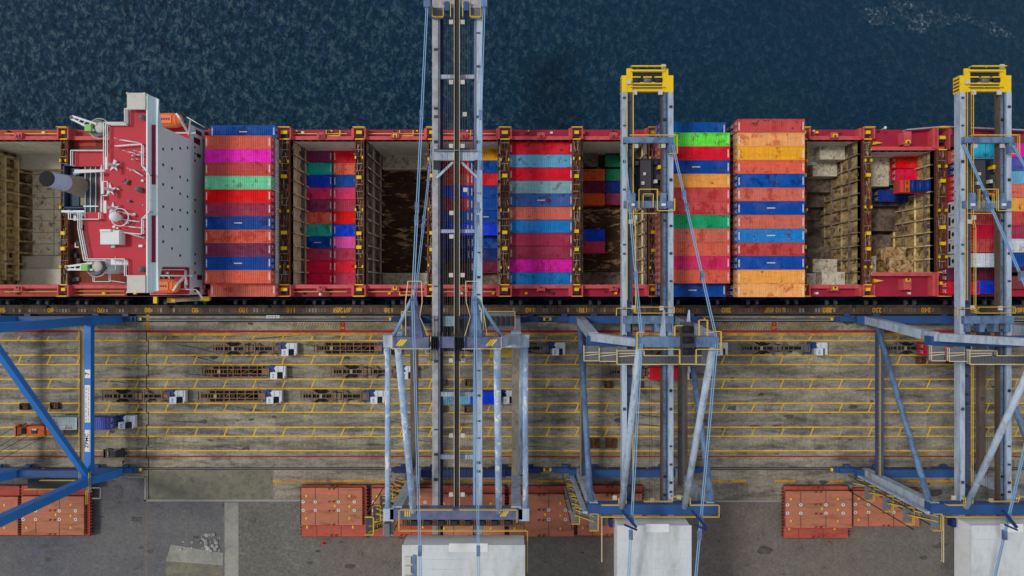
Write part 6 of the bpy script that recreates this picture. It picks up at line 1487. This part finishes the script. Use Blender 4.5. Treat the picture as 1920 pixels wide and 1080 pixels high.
# hatch covers laid in piles on the quay
def cover_proto(mat, L=12.1, Wd=7.7):
    g = MB(); g.box(-L/2, L/2, -Wd/2, Wd/2, .08, .62, 0); g.box(-L/2 + .02, L/2 - .02, -Wd/2 - .12, -Wd/2 - .002, .0, .5, 1); g.box(-L/2 + .02, L/2 - .02, Wd/2 + .002, Wd/2 + .12, .0, .5, 1)
    o = g.build('hatch_cover', [mat, M['coverside']]); g = MB()
    for x in (-L*.27, L*.11): 
        for y0_, y1_ in ((-Wd/2, -.6), (1.2, Wd/2)): g.box(x - .05, x + .05, y0_, y1_, .62, .65, 0)
    for y in (-2.6, -1.2, .4, 2.4): g.box(-L/2, L/2, y - .02, y + .02, .62, .63, 2)
    g.build('panel_seam', [paint('seam_brown', (86,46,36), amt=.4), M['yellow'], mat], o)
    g = MB()
    for x in (-L*.47, -L*.27, L*.11, L*.37):
        for y in (-.75, 1.0):
            for i in range(10):
                t0, t1 = i/10*2*math.pi, (i+1)/10*2*math.pi; g.beam((x + .24*math.cos(t0), y + .24*math.sin(t0), .66), (x + .24*math.cos(t1), y + .24*math.sin(t1), .66), .17, .04, 0)
            g.tube((x, y, .62), (x, y, .66), .12, n=8, m=1)
    g.build('lashing_socket', [M['white'], M['dark']], o)
    g = MB(); rn = random.Random(3)
    for x, y in ((-L*.42, -2.4), (-L*.42, 2.2), (L*.29, -2.4), (L*.29, 2.2), (L*.29, 0), (L*.05, .2)): g.box(x - .14, x + .14, y - .22, y + .22, .62, .68)
    g.build('yellow_lug', M['yellow'], o)
    g = MB()
    for x in (-.6, .3): 
        for y in (-.9, 1.0, -Wd/2 + .1, Wd/2 - .2): g.box(x, x + .25, y - .15, y + .25, .62, .7); g.tube((x - .2, y, .64), (x + .5, y + .2, .64), .06, n=6)
    g.build('lifting_eye', M['coverside'], o)
    g = MB(); x = L/2
    for yy in [ -Wd/2 + .2 + i*.5 for i in range(int(Wd/.5))]: g.box(x, x + .35, yy, yy + .18, .1, .55); g.box(-x - .35, -x, yy, yy + .18, .1, .55)
    g.build('end_rib', M['coverside'], o); return freeze(o)
cov = {'o': cover_proto(M['cover']), 'r': cover_proto(M['coverred'])}; usedc = {}
def cover(kind, px0, px1, py0, py1, z, label, grp='hatch covers piled on the quay'):
    p = cov[kind]; o = p if kind not in usedc else copy_tree(p, None, CH); usedc[kind] = 1
    zz = z + .65; cx_, cy_ = (WX(px0, zz) + WX(px1, zz))/2, (WY(py0, zz) + WY(py1, zz))/2
    o.location = (cx_, cy_, z); o.scale = ((WX(px1, zz) - WX(px0, zz))/12.1, (WY(py0, zz) - WY(py1, zz))/7.7, 1); return tag(o, label, 'hatch cover', grp)
piles = [  # name, base red cover, then top cover
 ('beside the lettered blue crane leg', 40, 168, 911, 1004, 40, 157, 931, 1003, 4), ('at the left edge', -86, 36, 912, 1004, -86, 33, 932, 1003, 4),
 ('left of the weathered crane stairs', 566, 687, 911, 1006, 565, 679, 915, 985, 4), ('under the weathered crane stairs', 697, 818, 910, 1006, 697, 812, 916, 985, 3),
 ('under the weathered crane boom', 822, 946, 911, 1006, 822, 946, 927, 1006, 3), ('right of the white machinery house', 955, 1078, 912, 1006, 955, 1076, 927, 1006, 3),
 ('under the middle crane stairs', 1083, 1204, 911, 1006, 1083, 1204, 926, 1004, 3), ('by the open asphalt at right', 1470, 1590, 912, 1009, 1473, 1597, 921, 990, 4),
 ('under the rightmost crane stairs', 1600, 1722, 916, 987, 1600, 1724, 921, 987, 2)]
for nm, a0, a1, b0, b1, c0_, c1_, d0, d1, n in piles:
    for k in range(n):
        lvl = 'bottom' if k == 0 else ('second' if k == 1 else 'third')
        if k == n - 1: cover('o', c0_, c1_, d0, d1, .01 + k*.66, f'weathered orange hatch cover on top of the pile {nm}')
        else: cover('r', a0, a1, b0, b1, .01 + k*.66, f'rust red hatch cover, {lvl} in the pile {nm}')
# twist-lock bins
bn = None
for i, (px, py, lb) in enumerate(((46, 762, 'left of the blue brace'), (103, 761, 'between the blue brace and the walkway'), (829, 717, 'above the loaded truck, left of the rope trough'), (880, 717, 'above the loaded truck, beside the violet girder'), (830, 767, 'below the loaded truck, left of the rope trough'), (878, 767, 'below the loaded truck, beside the violet girder'),
        (1135, 672, 'under the stepped walkway of the middle crane'), (1141, 721, 'below the truck tail near the middle crane'), (1197, 721, 'under the long pale tube of the middle crane'), (1726, 676, 'below the maroon container at right'), (1781, 676, 'against the rightmost crane walkway'))):
    x, y = WX(px, .4), WY(py, .4)
    if bn is None:
        bn = thing('lock_bin', (x, y, 0), '', 'bin', 'steel bins of twist locks in the lanes'); g = MB()
        g.box(x - .8, x + .8, y - .62, y + .62, .05, .12)
        for a, b, c, d in ((-.8, .8, -.66, -.56), (-.8, .8, .56, .66), (-.85, -.75, -.66, .66), (.75, .85, -.66, .66)): g.box(x + a, x + b, y + c, y + d, .05, .8)
        g.box(x + .4, x + .9, y - .6, y + .6, .3, .5); g.build('bin_box', M['rustbox'], bn)
        g = MB(); rn = random.Random(1)
        for k in range(16): a, b = x + rn.uniform(-.6, .3), y + rn.uniform(-.4, .4); g.box(a - .1, a + .1, b - .09, b + .09, .12, rn.uniform(.3, .55), rn.choice((0, 1)))
        g.build('twist_lock', [M['dark'], M['trailer_b']], bn); freeze(bn); o = bn
    else: o = copy_tree(bn, None, CH); o.location = (x, y, 0)
    o['label'] = 'small brown steel bin of twist locks ' + lb
# bolster frame lying in the lane
x, y = WX(1131, .5), WY(831, .5); g = MB()
for a in (-2.9, -1.3): 
    pass
for a0_, a1_ in ((-2.7, -.8), (.5, 2.6)):
    for yy in (-.95, .95): g.box(x + a0_, x + a1_, y + yy - .1, y + yy + .1, .0, .5)
    for xx in (a0_, (a0_ + a1_)/2, a1_): g.box(x + xx - .12, x + xx + .12, y - 1.0, y + 1.0, .1, .55)
    g.box(x + a0_, x + a1_, y - .95, y + .95, .1, .14)
o = g.build('bolster_frame', M['rustbox'], off=(x, y, 0)); o.location = (x, y, 0); tag(o, 'rusty open steel frame lying in the lane between the middle crane tubes', 'steel frame')
# black pickup
x, y = WX(215, .9), WY(850, .9); r = thing('pickup_truck', (x, y, .004), 'black pickup truck parked on the red line beside the lettered blue crane beam', 'pickup truck')
g = MB(); g.box(x - 2.1, x + 1.9, y - .82, y + .82, .4, .95); g.prism([(x + 1.9, y - .75), (x + 2.2, y - .5), (x + 2.2, y + .5), (x + 1.9, y + .75)], .45, .9)
for sd in (-1, 1): g.box(x - 2.1, x - .4, y + sd*.82 - .06, y + sd*.82 + .06, .95, 1.25)
g.box(x - 2.15, x - 2.05, y - .82, y + .82, .95, 1.25); body = g.build('body', paint('black_paint', (26,28,32), .3, amt=.2, spec=.5), r)
g = MB(); g.prism([(x - .4, y - .74), (x + .95, y - .74), (x + .95, y + .74), (x - .4, y + .74)], .95, 1.15); g.box(x - .3, x + .65, y - .66, y + .66, 1.15, 1.62); g.build('cab', paint('black_paint', (26,28,32), .3, amt=.2, spec=.5), r)
g = MB(); g.quad([(x + .66, y - .62, 1.6), (x + .66, y + .62, 1.6), (x + 1.15, y + .7, 1.0), (x + 1.15, y - .7, 1.0)][::-1]); g.build('windscreen', M['glass'], r)
g = MB(); g.box(x - 1.3, x - 1.2, y - .7, y + .7, 1.25, 1.32); g.box(x - 1.15, x - 1.05, y - .1, y + .1, .95, 1.3); g.build('roll_bar', M['rail'], r)
for dx in (-1.35, 1.3):
    for sd in (-1, 1): wheel(r, x + dx, y + sd*.78, .36, .24)
g = MB()
for sd in (-1, 1): g.box(x + 2.1, x + 2.21, y + sd*.5 - .14, y + sd*.5 + .14, .68, .82)
g.build('headlight', M['white'], r)
# traffic cone
x, y = WX(607, 0), WY(1018, 0); g = MB(); g.box(x - .35, x + .35, y - .35, y + .35, .005, .06); g.tube((x, y, .06), (x + .1, y, .85), .26, .07, n=14)
o = g.build('traffic_cone', paint('cone_red', (196,44,40), amt=.1), off=(x, y, 0)); o.location = (x, y, 0); tag(o, 'small red traffic cone on the asphalt below the orange hatch cover pile', 'cone')
x, y = WX(1555, .2), WY(1019, .2); g = MB(); g.ball((x, y, .25), .4, sz=.6, nu=8, nv=5); g.box(x - .3, x + .2, y - .35, y + .1, .0, .4); o = g.build('rust_lump', M['trailer_b'], off=(x, y, 0)); o.location = (x, y, 0); tag(o, 'small rusty brown lump on the asphalt below the right hatch cover pile', 'scrap')
# person walking beside the pickup
def person(px, py, ang, label):
    c = W(px, py, 0); me = bpy.data.meshes.new('person'); 
    J = [(0,0,.95),(0,0,1.2),(0,0,1.42),(0,0,1.55),(0,.02,1.66),(0,.02,1.76), (.09,0,.9),(.12,.12,.5),(.11,.02,.08),(.11,.18,.05), (-.09,0,.9),(-.12,-.06,.5),(-.11,-.22,.12),(-.11,-.06,.06), (.2,0,1.4),(.27,-.06,1.12),(.25,.08,.88),(.25,.12,.8), (-.2,0,1.4),(-.27,.05,1.12),(-.25,.16,.9),(-.25,.2,.83)]
    E = [(0,1),(1,2),(2,3),(3,4),(4,5),(0,6),(6,7),(7,8),(8,9),(0,10),(10,11),(11,12),(12,13),(2,14),(14,15),(15,16),(16,17),(2,18),(18,19),(19,20),(20,21)]
    Rr = [.15,.15,.16,.06,.10,.06,.1,.07,.05,.045,.1,.07,.05,.045,.075,.055,.045,.04,.075,.055,.045,.04]
    me.from_pydata(J, E, []); o = bpy.data.objects.new('person', me); COL.objects.link(o)
    sk = o.modifiers.new('skin', 'SKIN'); o.modifiers.new('sub', 'SUBSURF').levels = 1
    for i, v in enumerate(me.skin_vertices[0].data): v.radius = (Rr[i], Rr[i]*.8)
    me.skin_vertices[0].data[0].use_root = True; me.materials.append(M['cloth'])
    bpy.context.view_layer.update(); ev = o.evaluated_get(bpy.context.evaluated_depsgraph_get()); m2 = bpy.data.meshes.new_from_object(ev)
    m2.materials.clear(); m2.materials.append(M['cloth']); m2.materials.append(M['skin'])
    for p in m2.polygons: p.material_index = 1 if (p.center.z > 1.5 or (abs(p.center.x) > .2 and p.center.z < .86)) else 0; p.use_smooth = True
    o.modifiers.clear(); o.data = m2; o.location = (c.x, c.y, .01); o.rotation_euler = (0, 0, ang); tag(o, label, 'person')
    g = MB(); g.ball((0, .02, 1.74), .135, sz=.85, nu=14, nv=8); h = g.build('helmet', M['hivis'], off=(0, 0, 0)); h.parent = o
    g = MB(); g.box(-.17, .17, -.15, .15, 1.08, 1.44); 
    return o
person(236, 864, -1.6, 'person in dark clothes and white helmet walking beside the black pickup')
